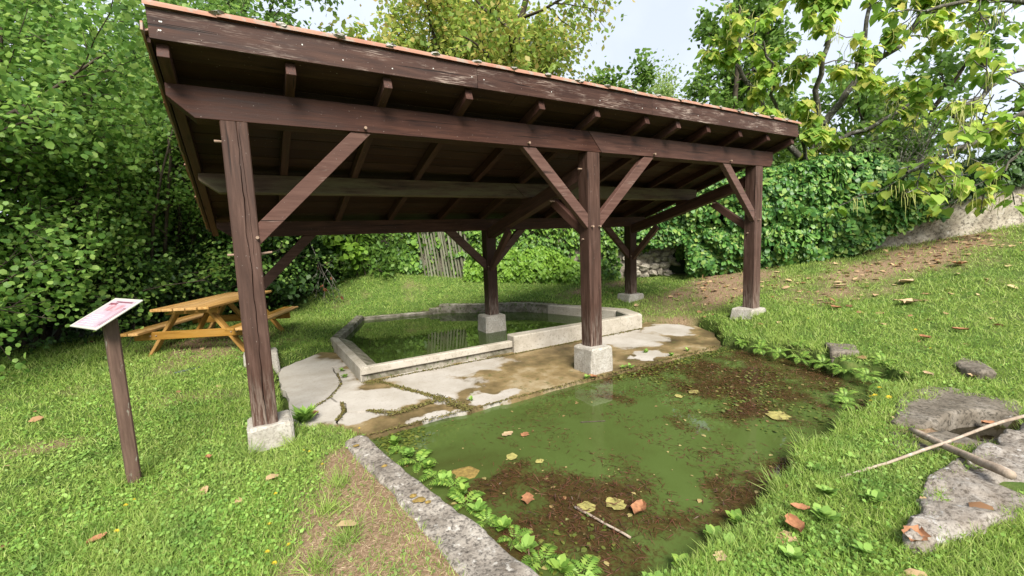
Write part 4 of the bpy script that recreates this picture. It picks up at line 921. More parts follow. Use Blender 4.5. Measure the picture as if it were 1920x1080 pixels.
climber("foliage", iv2, [(5.0, 6.55, .42, .9), (5.8, 5.95, .35, 1.25), (6.8, 5.25, .25, 1.2), (7.6, 4.75, .22, .8)], 5200, .085, L_yellowgreen, T_IVY, .35, 23, None, .1, .3)
HL = [(8.95, 4.25, .3, 2.3), (9.55, 3.40, .34, 2.5), (10.25, 2.25, .5, 2.7), (10.95, 1.25, .72, 2.85), (12.2, .42, .92, 2.85), (13.35, -.28, 1.05, 2.6), (13.75, -.35, 1.1, 2.3)]
hd = thing("leafy_hedge", (11, 1.6, .5), "tall glossy dark green hedge along the lawn right of the shelter", "hedge")
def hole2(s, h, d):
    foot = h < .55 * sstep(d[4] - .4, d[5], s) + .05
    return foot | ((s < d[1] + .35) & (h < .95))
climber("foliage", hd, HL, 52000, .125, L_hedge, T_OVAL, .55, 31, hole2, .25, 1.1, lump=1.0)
core = wall_mesh("shade_core", [(a + .28, b + .28, c, e_ + .1) for a, b, c, e_ in HL], .6, M_darkcore, hd, .15, .1)  # solid dark backing behind the leaves, coloured as the hedge's inner shade

# ------------------------------------------------------------------ trees
def grow(rg, p, dr, L, r, lvl, maxl, segs, tips, wig=.22, trop=.05, nchild=(7, 6, 5), ratio=(.55, .5, .5), ang=.85, nseg=5, bare_to=.25):
    p = np.array(p, float); dr = np.array(dr, float); dr /= np.linalg.norm(dr); pts = [p.copy()]; r_i = r
    for i in range(nseg):
        dr = dr + rg.normal(size=3) * wig / math.sqrt(nseg) * 1.4 + np.array([0, 0, trop]); dr /= np.linalg.norm(dr)
        q = p + dr * L / nseg; r2 = r * (1 - .75 * (i + 1) / nseg); segs.append((p, q, r_i, r2)); p = q; r_i = r2; pts.append(p.copy())
    if lvl == maxl:
        for k in range(1, len(pts)): tips.append((pts[k - 1], pts[k]))
        return
    for c in range(nchild[lvl]):
        t = bare_to + (1 - bare_to) * (c + rg.random()) / nchild[lvl]; f = t * nseg; k = min(int(f), nseg - 1); base = pts[k] + (pts[k + 1] - pts[k]) * (f - k); ax = unit((pts[k + 1] - pts[k])[None])[0]
        side = rg.normal(size=3); side -= ax * side.dot(ax); side /= np.linalg.norm(side); a = ang * rg.uniform(.7, 1.25); dd = ax * math.cos(a) + side * math.sin(a)
        grow(rg, base, dd, L * ratio[lvl] * rg.uniform(.7, 1.2) * (1.15 - .45 * t), max(r * (1 - .7 * t) * .55, .004), lvl + 1, maxl, segs, tips, wig, trop, nchild, ratio, ang, max(3, nseg - 1), .2)
def foliate(rg, tips, n, size, spread, droop=.5, nup=.9):
    A = np.array([t[0] for t in tips]); B = np.array([t[1] for t in tips]); k = rg.integers(0, len(A), n); f = rg.random((n, 1)); Pp = A[k] + (B[k] - A[k]) * f + rg.normal(size=(n, 3)) * spread
    ax = unit(B[k] - A[k]) * .6 + rg.normal(size=(n, 3)) * .7 + np.array([0, 0, -droop]); nr_ = rg.normal(size=(n, 3)) * .55 + np.array([0, 0, nup]); return Pp, ax, nr_, size * (.65 + .7 * rg.random(n))
def make_tree(name, label, cat, base, stems, nleaf, size, mat, tmpl, barkm, seed, spread=.10, maxl=2, group=None, wig=.22, trop=.05, nchild=(8, 6, 5), ratio=(.5, .5, .5), ang=.85, droop=.5, nup=.9, bare_to=.25, minr=.006):
    """stems: list of (offset, direction, length, radius)"""
    rg = np.random.default_rng(seed); segs, tips = [], []
    t = thing(name, base, label, cat, group)
    for o_, d_, L, r in stems:
        k0 = len(segs); grow(rg, np.array(base) + o_, d_, L, r, 0, maxl, segs, tips, wig, trop, nchild, ratio, ang, 6, bare_to)
        chain("trunk" if len(stems) < 8 else "stem", segs[k0:k0 + 6], barkm, t, np.array(base, float), minr); del segs[k0:k0 + 6]
    if segs: kind(tubes("branches", [(a, b, max(c, minr), max(e_, minr * .7)) for a, b, c, e_ in segs if c > minr * .6], barkm, t, 3, np.array(base, float)), "stuff")
    Pp, ax, nr_, sz = foliate(rg, tips, nleaf, size, spread, droop, nup)
    leaves("crown", Pp, ax, nr_, sz, tmpl, mat, t, org=base)
    return t
def gz(x, y): return float(ground0(np.array([x]), np.array([y]))[0])
def coppice(rg, n, L, lean, r=.045):
    out = []
    for k in range(n):
        a = 2 * math.pi * k / n + rg.uniform(-.3, .3); l = lean * rg.uniform(.3, 1.2); out.append((np.array([math.cos(a) * .2, math.sin(a) * .2, -.1]), (math.cos(a) * l, math.sin(a) * l, 1), L * rg.uniform(.75, 1.1), r * rg.uniform(.7, 1.2)))
    return out
rgt = np.random.default_rng(99)
HZ = [((-4.6, 4.4), 5.6, .50, 15000, "tall hazel at the far left edge behind the lawn"), ((-3.4, 6.3), 6.2, .42, 17000, "bushy hazel rising behind the information sign"), ((-2.0, 7.6), 6.4, .40, 17000, "leafy hazel directly behind the picnic table"), ((-.6, 8.8), 6.2, .36, 13000, "hazel half hidden behind the left front post")]
for i, ((x, y), L, ln, nl, lab) in enumerate(HZ):
    make_tree("hazel_shrub", lab, "shrub", (x, y, gz(x, y)), coppice(rgt, 13, L, ln), int(nl * 2.8), .068, L_hazel, T_ROUND, M_bark, 200 + i, .12, 2, "hazels along the left side", nchild=(9, 6, 5), ratio=(.42, .5, .5), ang=.95, bare_to=.06)
BK = [((-6.8, 8.5), 9.5, "tall tree crown behind the hazels at the upper left corner"), ((-3.6, 11.0), 10.5, "high dark tree behind the sign-side hazels"), ((.6, 13.0), 10.5, "dark tree standing behind the shelter's left roof corner"), ((-9.5, 4.5), 8.0, "dark tree beyond the lawn's left end")]
for i, ((x, y), L, lab) in enumerate(BK):
    make_tree("woodland_tree", lab, "tree", (x, y, gz(x, y)), [(np.array([0, 0, -.2]), (.05, 0, 1), L, .2), (np.array([.3, .2, -.2]), (.35, .1, 1), L * .85, .14), (np.array([-.3, .1, -.2]), (-.35, -.1, 1), L * .8, .14)], 15000, .18, L_elm, T_DIAM, M_bark, 240 + i, .22, 2, "trees behind the left thicket", nchild=(13, 7, 5), ratio=(.36, .5, .5), ang=1.0, bare_to=.08)
# low dark shrubs at the thicket's foot
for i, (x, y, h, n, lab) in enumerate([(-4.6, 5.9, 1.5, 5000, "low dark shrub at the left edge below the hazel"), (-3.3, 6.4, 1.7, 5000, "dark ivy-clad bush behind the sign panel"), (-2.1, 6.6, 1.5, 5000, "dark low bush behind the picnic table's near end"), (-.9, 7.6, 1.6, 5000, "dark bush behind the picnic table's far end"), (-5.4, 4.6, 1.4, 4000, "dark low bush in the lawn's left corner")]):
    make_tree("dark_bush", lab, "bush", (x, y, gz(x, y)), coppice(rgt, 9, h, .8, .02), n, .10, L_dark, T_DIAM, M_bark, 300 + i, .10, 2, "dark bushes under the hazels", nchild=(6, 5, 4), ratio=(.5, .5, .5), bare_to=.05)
# thicket behind the basin's left end; dark leaf colour stands in for shade
for i, (x, y, h, n, m_, lab) in enumerate([(.7, 10.2, 4.0, 9000, L_dark, "thicket coloured dark as shade left of the basin's far corner"), (2.6, 10.6, 4.4, 9000, L_dark, "bush coloured dark as shade behind the bank at the basin's back"), (1.1, 8.9, 2.6, 9000, L_dark, "added bush coloured dark as shade in the hollow behind the hanging dead branch"), (.1, 8.4, 2.2, 8000, L_dark, "dark bush behind the front left post's rear brace")]):
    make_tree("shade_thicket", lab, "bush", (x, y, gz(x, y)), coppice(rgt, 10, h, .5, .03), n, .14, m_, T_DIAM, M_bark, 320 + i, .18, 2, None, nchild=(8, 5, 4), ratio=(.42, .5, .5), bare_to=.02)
make_tree("young_shrub", "bright round-leaved bush hanging over the bank beyond the basin", "bush", (2.75, 8.2, .6), coppice(rgt, 7, 2.1, .55, .018), 1700, .15, L_yellowgreen, T_ROUND, M_bark, 330, .12, 2, None, nchild=(6, 4, 3), ratio=(.4, .5, .5), bare_to=.05)
make_tree("shade_tree", "tree with a dense crown added to shade the dark hollow beyond the basin's left corner", "tree", (.4, 9.4, gz(.4, 9.4)), [(np.array([0, 0, -.2]), (.15, -.25, 1), 5.6, .11), (np.array([.4, .2, -.2]), (.45, -.15, 1), 5.4, .1), (np.array([-.4, .2, -.2]), (-.3, -.3, 1), 5.4, .1), (np.array([.9, .3, -.2]), (.5, -.4, 1), 5.0, .09)], 26000, .12, L_elm, T_DIAM, M_bark, 345, .16, 2, None, nchild=(12, 7, 5), ratio=(.40, .5, .5), ang=1.1, bare_to=.36)  # added tree: dense raised crown blocks the sun over the hollow
# dead branch hanging by the dark hollow
rgd = np.random.default_rng(5); sg_, tp_ = [], []
grow(rgd, (1.30, 7.7, 1.75), (.45, -.25, -1), 1.9, .016, 0, 2, sg_, tp_, .35, -.05, (7, 4, 3), (.45, .5, .5), .7, 6, .2)
db = thing("dead_branch", (1.3, 7.7, 1.75), "bare grey branch with a few red leaves hanging before the dark hollow", "branch")
kind(tubes("twigs", [(a, b, max(c, .006), max(e_, .004)) for a, b, c, e_ in sg_], M_lichenbark, db, 5, np.array((1.3, 7.7, 1.75))), "stuff")
Pp, ax, nr_, sz = foliate(rgd, tp_[::4], 26, .10, .02); leaves("red_leaves", Pp, ax, nr_, sz, T_OVAL, leafmat("red_leaf", [(0.16, 0.05, 0.03), (0.26, 0.12, 0.05)], .2), db, org=(1.3, 7.7, 1.75))
# autumn maple behind the roof
make_tree("maple_tree", "big yellowing maple rising behind the shelter roof", "tree", (9.2, 13.2, 1.1), [(np.array([0, 0, -.2]), (-.02, .02, 1), 11.0, .32), (np.array([-.1, 0, 2.6]), (-.65, -.1, 1), 7.6, .2), (np.array([.1, 0, 2.8]), (.7, -.05, 1), 7.4, .2), (np.array([0, .1, 3.4]), (.15, -.5, 1), 6.6, .17), (np.array([0, .1, 4.2]), (-.3, .5, 1), 6.2, .15), (np.array([-.1, -.1, 1.8]), (-1.0, -.2, .75), 7.2, .14), (np.array([.1, -.1, 1.9]), (1.0, -.35, .62), 7.2, .14), (np.array([.1, -.1, 2.4]), (1.0, -.2, 1.0), 7.2, .14)], 58000, .20, L_maple, T_DIAM, M_bark, 400, .34, 2, None, nchild=(13, 7, 5), ratio=(.36, .5, .5), ang=1.0, bare_to=.22)
mi = thing("trunk_ivy", (9.2, 13.2, 1.1), "dark ivy climbing the yellow maple's trunk behind the roof", "ivy")
n = 4200; rg = np.random.default_rng(41); a = rg.random(n) * 6.283; h_ = rg.random(n) * 9.5; rr_ = .35 + .35 * rg.random(n) * (1 - h_ / 14)
leaves("foliage", np.c_[9.15 + np.cos(a) * rr_, 13.2 + np.sin(a) * rr_, 1.2 + h_], np.c_[np.cos(a) * .4, np.sin(a) * .4, -np.ones(n)] + rg.normal(size=(n, 3)) * .4, np.c_[np.cos(a), np.sin(a), .4 * np.ones(n)] + rg.normal(size=(n, 3)) * .3, .17 * (.7 + .6 * rg.random(n)), T_IVY, L_ivy, mi, org=(9.2, 13.2, 1.1))
make_tree("birch_tree", "sparse pale green tree between the maple and the catalpa", "tree", (17.5, 11.5, 1.4), [(np.array([0, 0, -.2]), (.25, 0, 1), 6.2, .16), (np.array([.1, 0, .5]), (.6, -.35, 1), 6.4, .1), (np.array([-.1, 0, .5]), (-.65, .3, 1), 6.6, .1), (np.array([-.1, 0, .3]), (-1.0, .5, 1), 6.2, .09)], 13000, .16, L_pale, T_DIAM, M_lichenbark, 410, .22, 2, None, nchild=(10, 6, 4), ratio=(.36, .5, .5), ang=.8, bare_to=.15)
make_tree("birch_tree", "second pale tree filling the gap left of the rounded dark green tree", "tree", (17.0, 9.2, 1.4), [(np.array([0, 0, -.2]), (.1, 0, 1), 7.0, .15), (np.array([.1, 0, .5]), (.55, -.3, 1), 6.4, .1), (np.array([-.1, 0, .5]), (-.6, .3, 1), 6.2, .1), (np.array([-.1, 0, .3]), (-1.0, .5, 1), 5.6, .09)], 13000, .15, L_pale, T_DIAM, M_lichenbark, 415, .24, 2, None, nchild=(10, 6, 4), ratio=(.38, .5, .5), ang=.9, bare_to=.1)
make_tree("linden_tree", "rounded dark green tree behind the roof's right end", "tree", (14.6, 5.6, 1.3), [(np.array([0, 0, -.2]), (0, 0, 1), 7.6, .16), (np.array([.1, 0, .6]), (.30, -.2, 1), 6.2, .1), (np.array([-.1, 0, .7]), (-.30, .1, 1), 5.6, .1)], 15000, .17, L_elm, T_OVAL, M_bark, 420, .16, 2, None, nchild=(11, 6, 5), ratio=(.30, .5, .5), ang=.9, bare_to=.1)
make_tree("lichen_shrub", "grey twiggy lichened shrub above the hedge's right end", "shrub", (15.2, 1.2, 1.4), coppice(rgt, 11, 3.1, .7, .03), 2600, .11, L_conifer, T_LANCE, M_lichenbark, 430, .12, 2, None, nchild=(8, 6, 4), ratio=(.45, .5, .5), bare_to=.05, minr=.009)
# catalpas
def catalpa(name, label, base, limbs, nclust, size, seed, pods, minr=.012):
    rg = np.random.default_rng(seed); segs, tips = [], []
    t = thing(name, base, label, "tree")
    for li, (pts, r) in enumerate(limbs):
        main = []; pts = [np.array(p, float) for p in pts]
        for i in range(len(pts) - 1):
            a, b = pts[i], pts[i + 1]; k = 4; ra, rb = r * (1 - .6 * i / (len(pts) - 1)), r * (1 - .6 * (i + 1) / (len(pts) - 1)); prev = a
            for j in range(1, k + 1):
                q = a + (b - a) * j / k + (rg.normal(size=3) * .05 if j < k else 0); main.append((prev, q, ra + (rb - ra) * (j - 1) / k, ra + (rb - ra) * j / k)); prev = q
            if i >= 1 or len(pts) == 2:
                for c in range(4):
                    f = (c + rg.random()) / 4; grow(rg, a + (b - a) * f, unit((b - a)[None])[0] * .5 + rg.normal(size=3) * .6 + np.array([0, 0, .12]), .95 * rg.uniform(.6, 1.3), max(rb * .4, .014), 0, 1, segs, tips, .4, 0, (4,), (.55,), .8, 4, .25)
        chain("trunk" if li == 0 else "limb", main, M_lichenbark, t, np.array(base, float), minr)
    kind(tubes("branches", [(a, b, max(c, minr), max(e_, minr * .7)) for a, b, c, e_ in segs], M_lichenbark, t, 5, np.array(base, float)), "stuff")
    k = rg.integers(0, len(tips), nclust); Pp, ax, nr_, sz = [], [], [], []
    for i in k:
        c = tips[i][1]
        for _ in range(rg.integers(3, 7)):
            a = rg.random() * 6.283; o_ = np.array([math.cos(a), math.sin(a), 0]); Pp.append(c + o_ * .10 * rg.random() + np.array([0, 0, rg.uniform(-.12, .06)])); ax.append(o_ * rg.uniform(.5, 1.0) + np.array([0, 0, -rg.uniform(.25, 1.0)])); nr_.append(o_ * .55 + np.array([0, 0, 1.0]) + rg.normal(size=3) * .25); sz.append(size * rg.uniform(.6, 1.15))
    leaves("crown", np.array(Pp), np.array(ax), np.array(nr_), np.array(sz), T_HEART, L_catalpa, t, org=base)
    sgp = []
    for _ in range(pods):
        c = tips[rg.integers(0, len(tips))][1]; a = c + rg.normal(size=3) * .08
        for q in range(rg.integers(3, 8)):
            b0 = a + rg.normal(size=3) * .07; L = rg.uniform(.22, .42); b1 = b0 + np.array([rg.normal() * .03, rg.normal() * .03, -L * .5]); b2 = b1 + np.array([rg.normal() * .03, rg.normal() * .03, -L * .5]); sgp += [(b0, b1, .006, .006), (b1, b2, .006, .003)]
    if sgp: kind(tubes("seed_pods", sgp, plain("catalpa_pod" + str(seed), (0.34, 0.36, 0.11), .6), t, 4, np.array(base, float)), "stuff")
    return t
catalpa("catalpa_tree", "large-leaved catalpa with lichened limbs standing behind the hedge", (13.6, 2.2, 1.2),
        [([(13.6, 2.2, 1.0), (13.5, 2.1, 3.0), (13.7, 1.9, 4.3)], .16), ([(13.7, 1.9, 4.3), (14.3, 1.4, 5.4), (15.2, .7, 6.4), (16.2, .0, 7.4)], .10), ([(13.5, 2.1, 3.0), (12.5, 2.5, 4.3), (11.6, 2.9, 5.6), (11.2, 3.2, 6.9)], .09),
         ([(13.6, 2.0, 4.0), (12.9, 1.6, 5.4), (12.4, 1.3, 6.7), (12.2, 1.2, 7.9)], .08), ([(14.3, 1.4, 5.4), (14.2, 1.2, 6.8), (14.4, 1.0, 8.2)], .07), ([(13.5, 2.1, 3.0), (12.4, 1.7, 3.6), (11.5, 1.5, 3.9)], .06), ([(13.6, 2.0, 3.6), (14.6, .8, 4.3), (15.4, .1, 4.9)], .07), ([(15.2, .7, 6.4), (15.6, .2, 7.6), (15.5, 0, 8.6)], .06), ([(12.5, 2.5, 4.3), (11.9, 2.2, 5.2), (11.0, 2.0, 6.0)], .05)],
        820, .24, 51, 130)
catalpa("catalpa_tree", "catalpa bough with yellowing leaves hanging over the stone wall from the right edge", (17.2, -3.4, 1.7),
        [([(17.2, -3.4, 1.5), (16.6, -2.9, 4.0), (16.0, -2.4, 6.0)], .22), ([(16.6, -2.9, 4.0), (14.8, -2.2, 4.0), (13.2, -1.6, 3.5), (11.9, -1.1, 2.8), (11.3, -.75, 2.55)], .07), ([(16.3, -2.7, 4.8), (14.4, -2.2, 4.9), (12.7, -1.6, 4.2), (11.9, -1.2, 3.55)], .07), ([(16.2, -2.5, 5.4), (14.6, -1.8, 5.9), (13.2, -1.2, 6.0), (12.2, -.6, 5.8)], .07), ([(14.8, -2.2, 4.0), (13.6, -2.0, 3.2), (12.9, -1.75, 2.5)], .04), ([(16.0, -2.4, 6.0), (14.3, -1.8, 6.9), (12.8, -1.4, 7.2)], .07)],
        230, .24, 52, 70)
# trees far behind, closing the view beyond the walls
FAR = [(4.0, 19.0, 7.5), (8.5, 21.0, 6.5), (14.0, 17.5, 7.4), (20.0, 14.0, 6.4), (21.5, 8.0, 6.2), (22.0, 3.0, 6.6), (23.0, -2.0, 6.8), (-2.0, 18.0, 9.0)]
LABF = ["distant tree left of the maple trunk", "distant tree under the maple crown", "distant green tree right of the maple", "far low tree below the pale birch", "far tree seen through the catalpa's left limbs", "far tree seen behind the catalpa trunk", "far tree behind the stone wall's upper end", "far dark tree behind the left roof corner"]
for i, (x, y, L) in enumerate(FAR):
    make_tree("distant_tree", LABF[i], "tree", (x, y, gz(x, y)), [(np.array([0, 0, -.2]), (.03, 0, 1), L, .16), (np.array([.1, 0, .4]), (.5, .1, 1), L * .75, .1), (np.array([-.1, 0, .4]), (-.5, -.1, 1), L * .75, .1)], 6000, .27, L_elm, T_DIAM, M_bark, 500 + i, .3, 2, "distant trees beyond the walls", nchild=(11, 6, 4), ratio=(.38, .5, .5), ang=1.0, bare_to=.05)

# ------------------------------------------------------------------ lawn
def in_view(x, y, z, mx_=.25):
    q = np.stack([x, y, z], -1) - CAM; dz = q @ F_; u = (q @ R_) / np.maximum(dz, .01); v = (q @ U_) / np.maximum(dz, .01)
    return (dz > .5) & (np.abs(u) < 1.162 * (1 + mx_)) & (v > -.654 * (1 + mx_)), dz
def scatter(n, rmin=1.7, rmax=17.0, seed=0):
    rg = np.random.default_rng(seed); u = rg.random(n); r = rmin * (rmax / rmin) ** (u ** 1.0); a = rg.uniform(-1.2, 1.2, n) + math.atan2(F_[0], F_[1])
    x = CAM[0] + r * np.sin(a); y = CAM[1] + r * np.cos(a); return rg, x, y, r
def lawn_points(n, seed, dens):
    rg, x, y, r = scatter(n, seed=seed); z = ground(x, y)
    ok, dz = in_view(x, y, z)
    ok &= (sdf(POND, x, y) > -.03) & (sdf(SLAB, x, y) > .015) & (sdf(BASIN, x, y) > .02)
    ok &= z > -.275
    KP = [(.70, -.28), (.80, -.33), (.93, -1.12), (1.09, -2.08), (1.3, -3.25), (.98, -3.25), (.82, -2.2), (.70, -1.1), (.60, -.36)]
    ok &= sdf(KP, x, y) > -.02
    for pl in ([(5.06, -2.80), (5.80, -2.85), (6.0, -3.34), (5.52, -3.5), (4.6, -3.5), (4.05, -3.38), (4.0, -3.2), (4.52, -3.0)], [(5.35, -3.56), (4.31, -3.52), (3.6, -3.46), (3.05, -3.54), (2.80, -3.58), (2.82, -3.68), (3.25, -3.80), (3.6, -3.88), (5.4, -4.15)], [(6.62, -2.72), (6.95, -2.72), (6.95, -2.92), (6.45, -3.3), (6.26, -3.12)]):
        ok &= sdf(pl, x, y) > -.17 * fbm(x, y, 4.0)
    for cx, cy in ((0, .1), (XR, .1), (XR, D + .1), (0, D + .1)): ok &= (np.abs(x - cx - .03) > .21) | (np.abs(y - cy) > .2)
    wl_ = np.interp(x, [-8, 1.6, 2.85, 4.75, 6.5, 7.9, 9.05, 9.5, 10.2, 10.9, 12.2, 13.6, 15.2, 17], [9, 9.2, 8.1, 7.1, 5.75, 4.95, 4.2, 3.4, 2.2, 1.2, .45, -.3, -1.6, -3.2]); ok &= y < wl_ + .1
    ok &= ~((x < -2.2) & (y > 6.8 + .6 * (x + 2.2))) & ~((x > -2.2) & (x < 1.2) & (y > 7.6))
    p = dens(x, y); ok &= rg.random(n) < p
    return rg, x[ok], y[ok], z[ok], r[ok]
bm_ = lambda x, y: bare_mask(x, y)
rg, x, y, z, r = lawn_points(640000, 61, lambda x, y: np.clip(1.05 - bare_mask(x, y) * .93, 0, 1) * (.62 + .5 * fbm(x, y, 1.3)))
n = len(x); hgt = (.030 + .030 * rg.random(n) + .045 * np.clip(fbm(x, y, 1.1) - .55, 0, 1) * 2.5) * (1 + .05 * r); tuft = sdf(POND, x, y) < .3; hgt = hgt * np.where(tuft, 1.15, 1.0) * np.where((x > 1.5) & (y < -2.5), 1.15, 1.0)
ax = np.c_[rg.normal(size=n) * .65, rg.normal(size=n) * .65, np.ones(n)]; nr_ = np.c_[rg.normal(size=(n, 2)), np.zeros(n)]
kind(leaves("lawn_grass", np.c_[x, y, z - .008], ax, nr_, hgt, T_BLADE, L_grass, None, wid=.0027 + .0008 * r), "stuff")
rg, x, y, z, r = lawn_points(300000, 62, lambda x, y: np.clip(1.0 - bare_mask(x, y) * 1.0, 0, 1) * np.clip((fbm(x + 4, y, 1.0) - .32) * 2.6, .12, 1) * np.where(x > 6.3, .35, 1.0))
n = len(x); ax = np.c_[rg.normal(size=(n, 2)), .25 + .35 * rg.random(n)]; nr_ = np.c_[rg.normal(size=(n, 2)) * .45, np.ones(n)]
kind(leaves("clover", np.c_[x, y, z + .006 + .030 * rg.random(n)], ax, nr_, (.010 + .018 * rg.random(n) ** 1.5) * (1 + .065 * r), T_OVAL, L_clover), "stuff")
rg, x, y, z, r = lawn_points(90000, 63, lambda x, y: np.clip(bare_mask(x, y) * 1.1 + .03, 0, 1))
n = len(x); ax = np.c_[rg.normal(size=(n, 2)), .15 * rg.random(n) + .03]; nr_ = np.c_[rg.normal(size=(n, 2)) * .3, np.ones(n)]
kind(leaves("dry_straw", np.c_[x, y, z + .004], ax, nr_, (.02 + .03 * rg.random(n)) * (1 + .04 * r), T_LANCE, L_straw, None, wid=.008 + .0025 * r), "stuff")
# creeping weeds in the bare ground and broad-leaf rosettes
rg, x, y, z, r = lawn_points(26000, 64, lambda x, y: np.clip(n2(x, y, 3.3) - .62, 0, 1) * 3.0 * (bare_mask(x, y) > .3))
n = len(x); kind(leaves("creeping_weeds", np.c_[x, y, z + .006 + .014 * rg.random(n)], np.c_[rg.normal(size=(n, 2)), .4 * np.ones(n)], np.c_[rg.normal(size=(n, 2)) * .35, np.ones(n)], (.014 + .012 * rg.random(n)) * (1 + .08 * r), T_OVAL, L_pale), "stuff")
# scattered litter
rg, x, y, z, r = lawn_points(60000, 65, lambda x, y: np.clip((x - 6.6) / 3, 0, 1) * (.10 + .9 * np.clip(bare_mask(x, y), 0, 1)) * .42 * np.clip(1.4 - np.hypot(x - 11.5, y + .2) / 7, 0, 1) + .003)
n = len(x); kind(leaves("leaf_litter", np.c_[x, y, z + .016 + .01 * rg.random(n)], np.c_[rg.normal(size=(n, 2)), .12 * rg.normal(size=n)], np.c_[rg.normal(size=(n, 2)) * .3, np.ones(n)], .05 + .10 * rg.random(n), T_OVAL, L_litter), "stuff")

ORD = ['first', 'second', 'third', 'fourth', 'fifth', 'sixth', 'seventh', 'eighth', 'ninth', 'tenth', 'eleventh', 'twelfth', 'thirteenth']
# ------------------------------------------------------------------ ferns and bank plants
def fern(loc, n, L, seed, label, group, mat=L_fern, lean=(0, 0)):
    rg = np.random.default_rng(seed); t = thing("fern", loc, label, "fern", group); P_, A_, N_, S_ = [], [], [], []; sg = []
    for k in range(n):
        a = 6.283 * (k + rg.random()) / n; o_ = np.array([math.cos(a) + lean[0], math.sin(a) + lean[1], 0]); l = L * rg.uniform(.6, 1.15); up0 = rg.uniform(.9, 1.8); prev = np.array(loc, float); d_ = unit((o_ + np.array([0, 0, up0]))[None])[0]; m_ = 11
        for i in range(m_):
            d_ = unit((d_ + np.array([0, 0, -.16]))[None])[0]; q = prev + d_ * l / m_; sg.append((prev, q, .0025, .0018)); sd_ = unit(np.cross(d_, [0, 0, 1.0])[None])[0]; up = np.cross(sd_, d_)
            w_ = l * .30 * math.sin(math.pi * min(1, (i + 1.5) / (m_ + .8))) ** .8
            if i > 0:
                for s in (-1, 1): P_.append(q); A_.append(sd_ * s + d_ * .45 + np.array([0, 0, -.1])); N_.append(up + rg.normal(size=3) * .15); S_.append(w_)
            prev = q
        P_.append(prev); A_.append(d_); N_.append(up); S_.append(l * .1)
    leaves("fronds", np.array(P_), np.array(A_), np.array(N_), np.array(S_), T_LANCE, mat, t, wid=np.array(S_) * 1.25, org=loc)
    tubes("stalks", sg, M_stem, t, 3, np.array(loc, float)); return t
for i, (x, y, L) in enumerate([(1.0, -.62, .2), (1.08, -.95, .22), (1.12, -1.22, .24), (1.18, -1.45, .26), (1.16, -1.7, .2), (1.2, -1.95, .19), (1.26, -2.2, .2), (1.3, -2.45, .2), (1.42, -2.66, .18)]):
    fern((x, y, -.29), 6 + (i * 5) % 5, L * (.68 + .4 * ((i * 37) % 10) / 10), 700 + i, "light green fern along the granite kerb, " + ORD[i] + " from the platform", "ferns along the kerb", lean=(.25, 0))
for i, (x, y, z, L) in enumerate([(6.28, -.45, -.18, .24), (6.18, -.8, -.18, .24), (6.12, -1.1, -.18, .26), (6.08, -1.4, -.18, .26), (6.02, -1.7, -.18, .26), (5.98, -1.95, -.18, .28), (5.92, -2.2, -.18, .26), (5.75, -2.42, -.2, .26), (5.15, -2.3, -.24, .22), (4.9, -2.42, -.22, .2), (6.35, -1.25, -.06, .22), (6.28, -1.8, -.06, .24), (6.2, -2.25, -.06, .24)]):
    fern((x + .13, y, z), 8, L * .72, 730 + i, ("fern on the far pond bank, " + ORD[i] + " from the platform corner") if i < 8 else ("fern among the yellow flowers, " + ORD[i - 8] + " from the far bank" if i < 10 else "fern high on the far bank, " + ORD[i - 10] + " from the platform"), "ferns on the far pond bank", lean=(-.4, -.15))
def rosette(loc, n, L, seed, label, group, mat=L_clover, tm_=T_OVAL):
    rg = np.random.default_rng(seed); a = 6.283 * (np.arange(n) + rg.random(n) * .6) / n; P_ = np.tile(np.array(loc, float), (n, 1)) + rg.normal(size=(n, 3)) * L * .12; P_[:, 2] = loc[2] + rg.random(n) * L * .5
    o = leaves("bank_weed", P_, np.c_[np.cos(a), np.sin(a), .5 + .6 * rg.random(n)], np.c_[-np.cos(a) * .5, -np.sin(a) * .5, np.ones(n)], L * (.5 + .6 * rg.random(n)), tm_, mat, None, org=loc); return tag(o, label, "weed", group)
k = 0
for x, y, L in [(1.9, -2.95, .11), (2.15, -3.05, .12), (2.45, -2.9, .1), (2.75, -3.25, .13), (3.0, -3.15, .12), (3.25, -2.95, .1), (3.1, -3.35, .12), (2.3, -3.3, .12), (1.6, -3.0, .1), (3.6, -3.05, .1), (2.6, -3.5, .1), (1.75, -3.25, .1)]:
    lab_ = "broad-leaved weed on the near bank, " + ORD[sorted([1.9, 2.15, 2.45, 2.75, 3.0, 3.25, 3.1, 2.3, 1.6, 3.6, 2.6, 1.75]).index(x)] + " from the kerb side"
    rosette((x, y, float(ground(np.array([x]), np.array([y]))[0]) + .0), 30, L * .6, 800 + k, lab_, "weeds on the near bank"); k += 1
for i, (x, y) in enumerate([(1.45, -2.84), (1.62, -2.92), (1.9, -2.93), (2.25, -2.88), (2.5, -2.86)]):
    rosette((x, y, -.28), 34, .07, 800 + k, "leafy water plant at the pond's near edge, " + ORD[i] + " from the kerb", "plants at the pond's near edge", L_fern); k += 1
PW = ['left of the middle post base', 'right of the middle post base', 'just beyond the middle post base at the pond edge', 'at the pond edge below the dry patches', 'at the pond edge near the right end', 'in the mossy crack near the pond', 'by the left basin corner', 'along the basin left side', 'on the stained part right of the post']
for i, (x, y) in enumerate([(3.55, -.19), (4.2, -.16), (4.3, -.2), (5.2, -.14), (5.6, -.1), (2.02, .02), (.98, 1.85), (1.0, 2.2), (5.05, .22)]):
    rosette((x, y, -.245), 12, .06, 800 + k, "small weed on the platform " + PW[i], "weeds in the platform joints", L_clover); k += 1
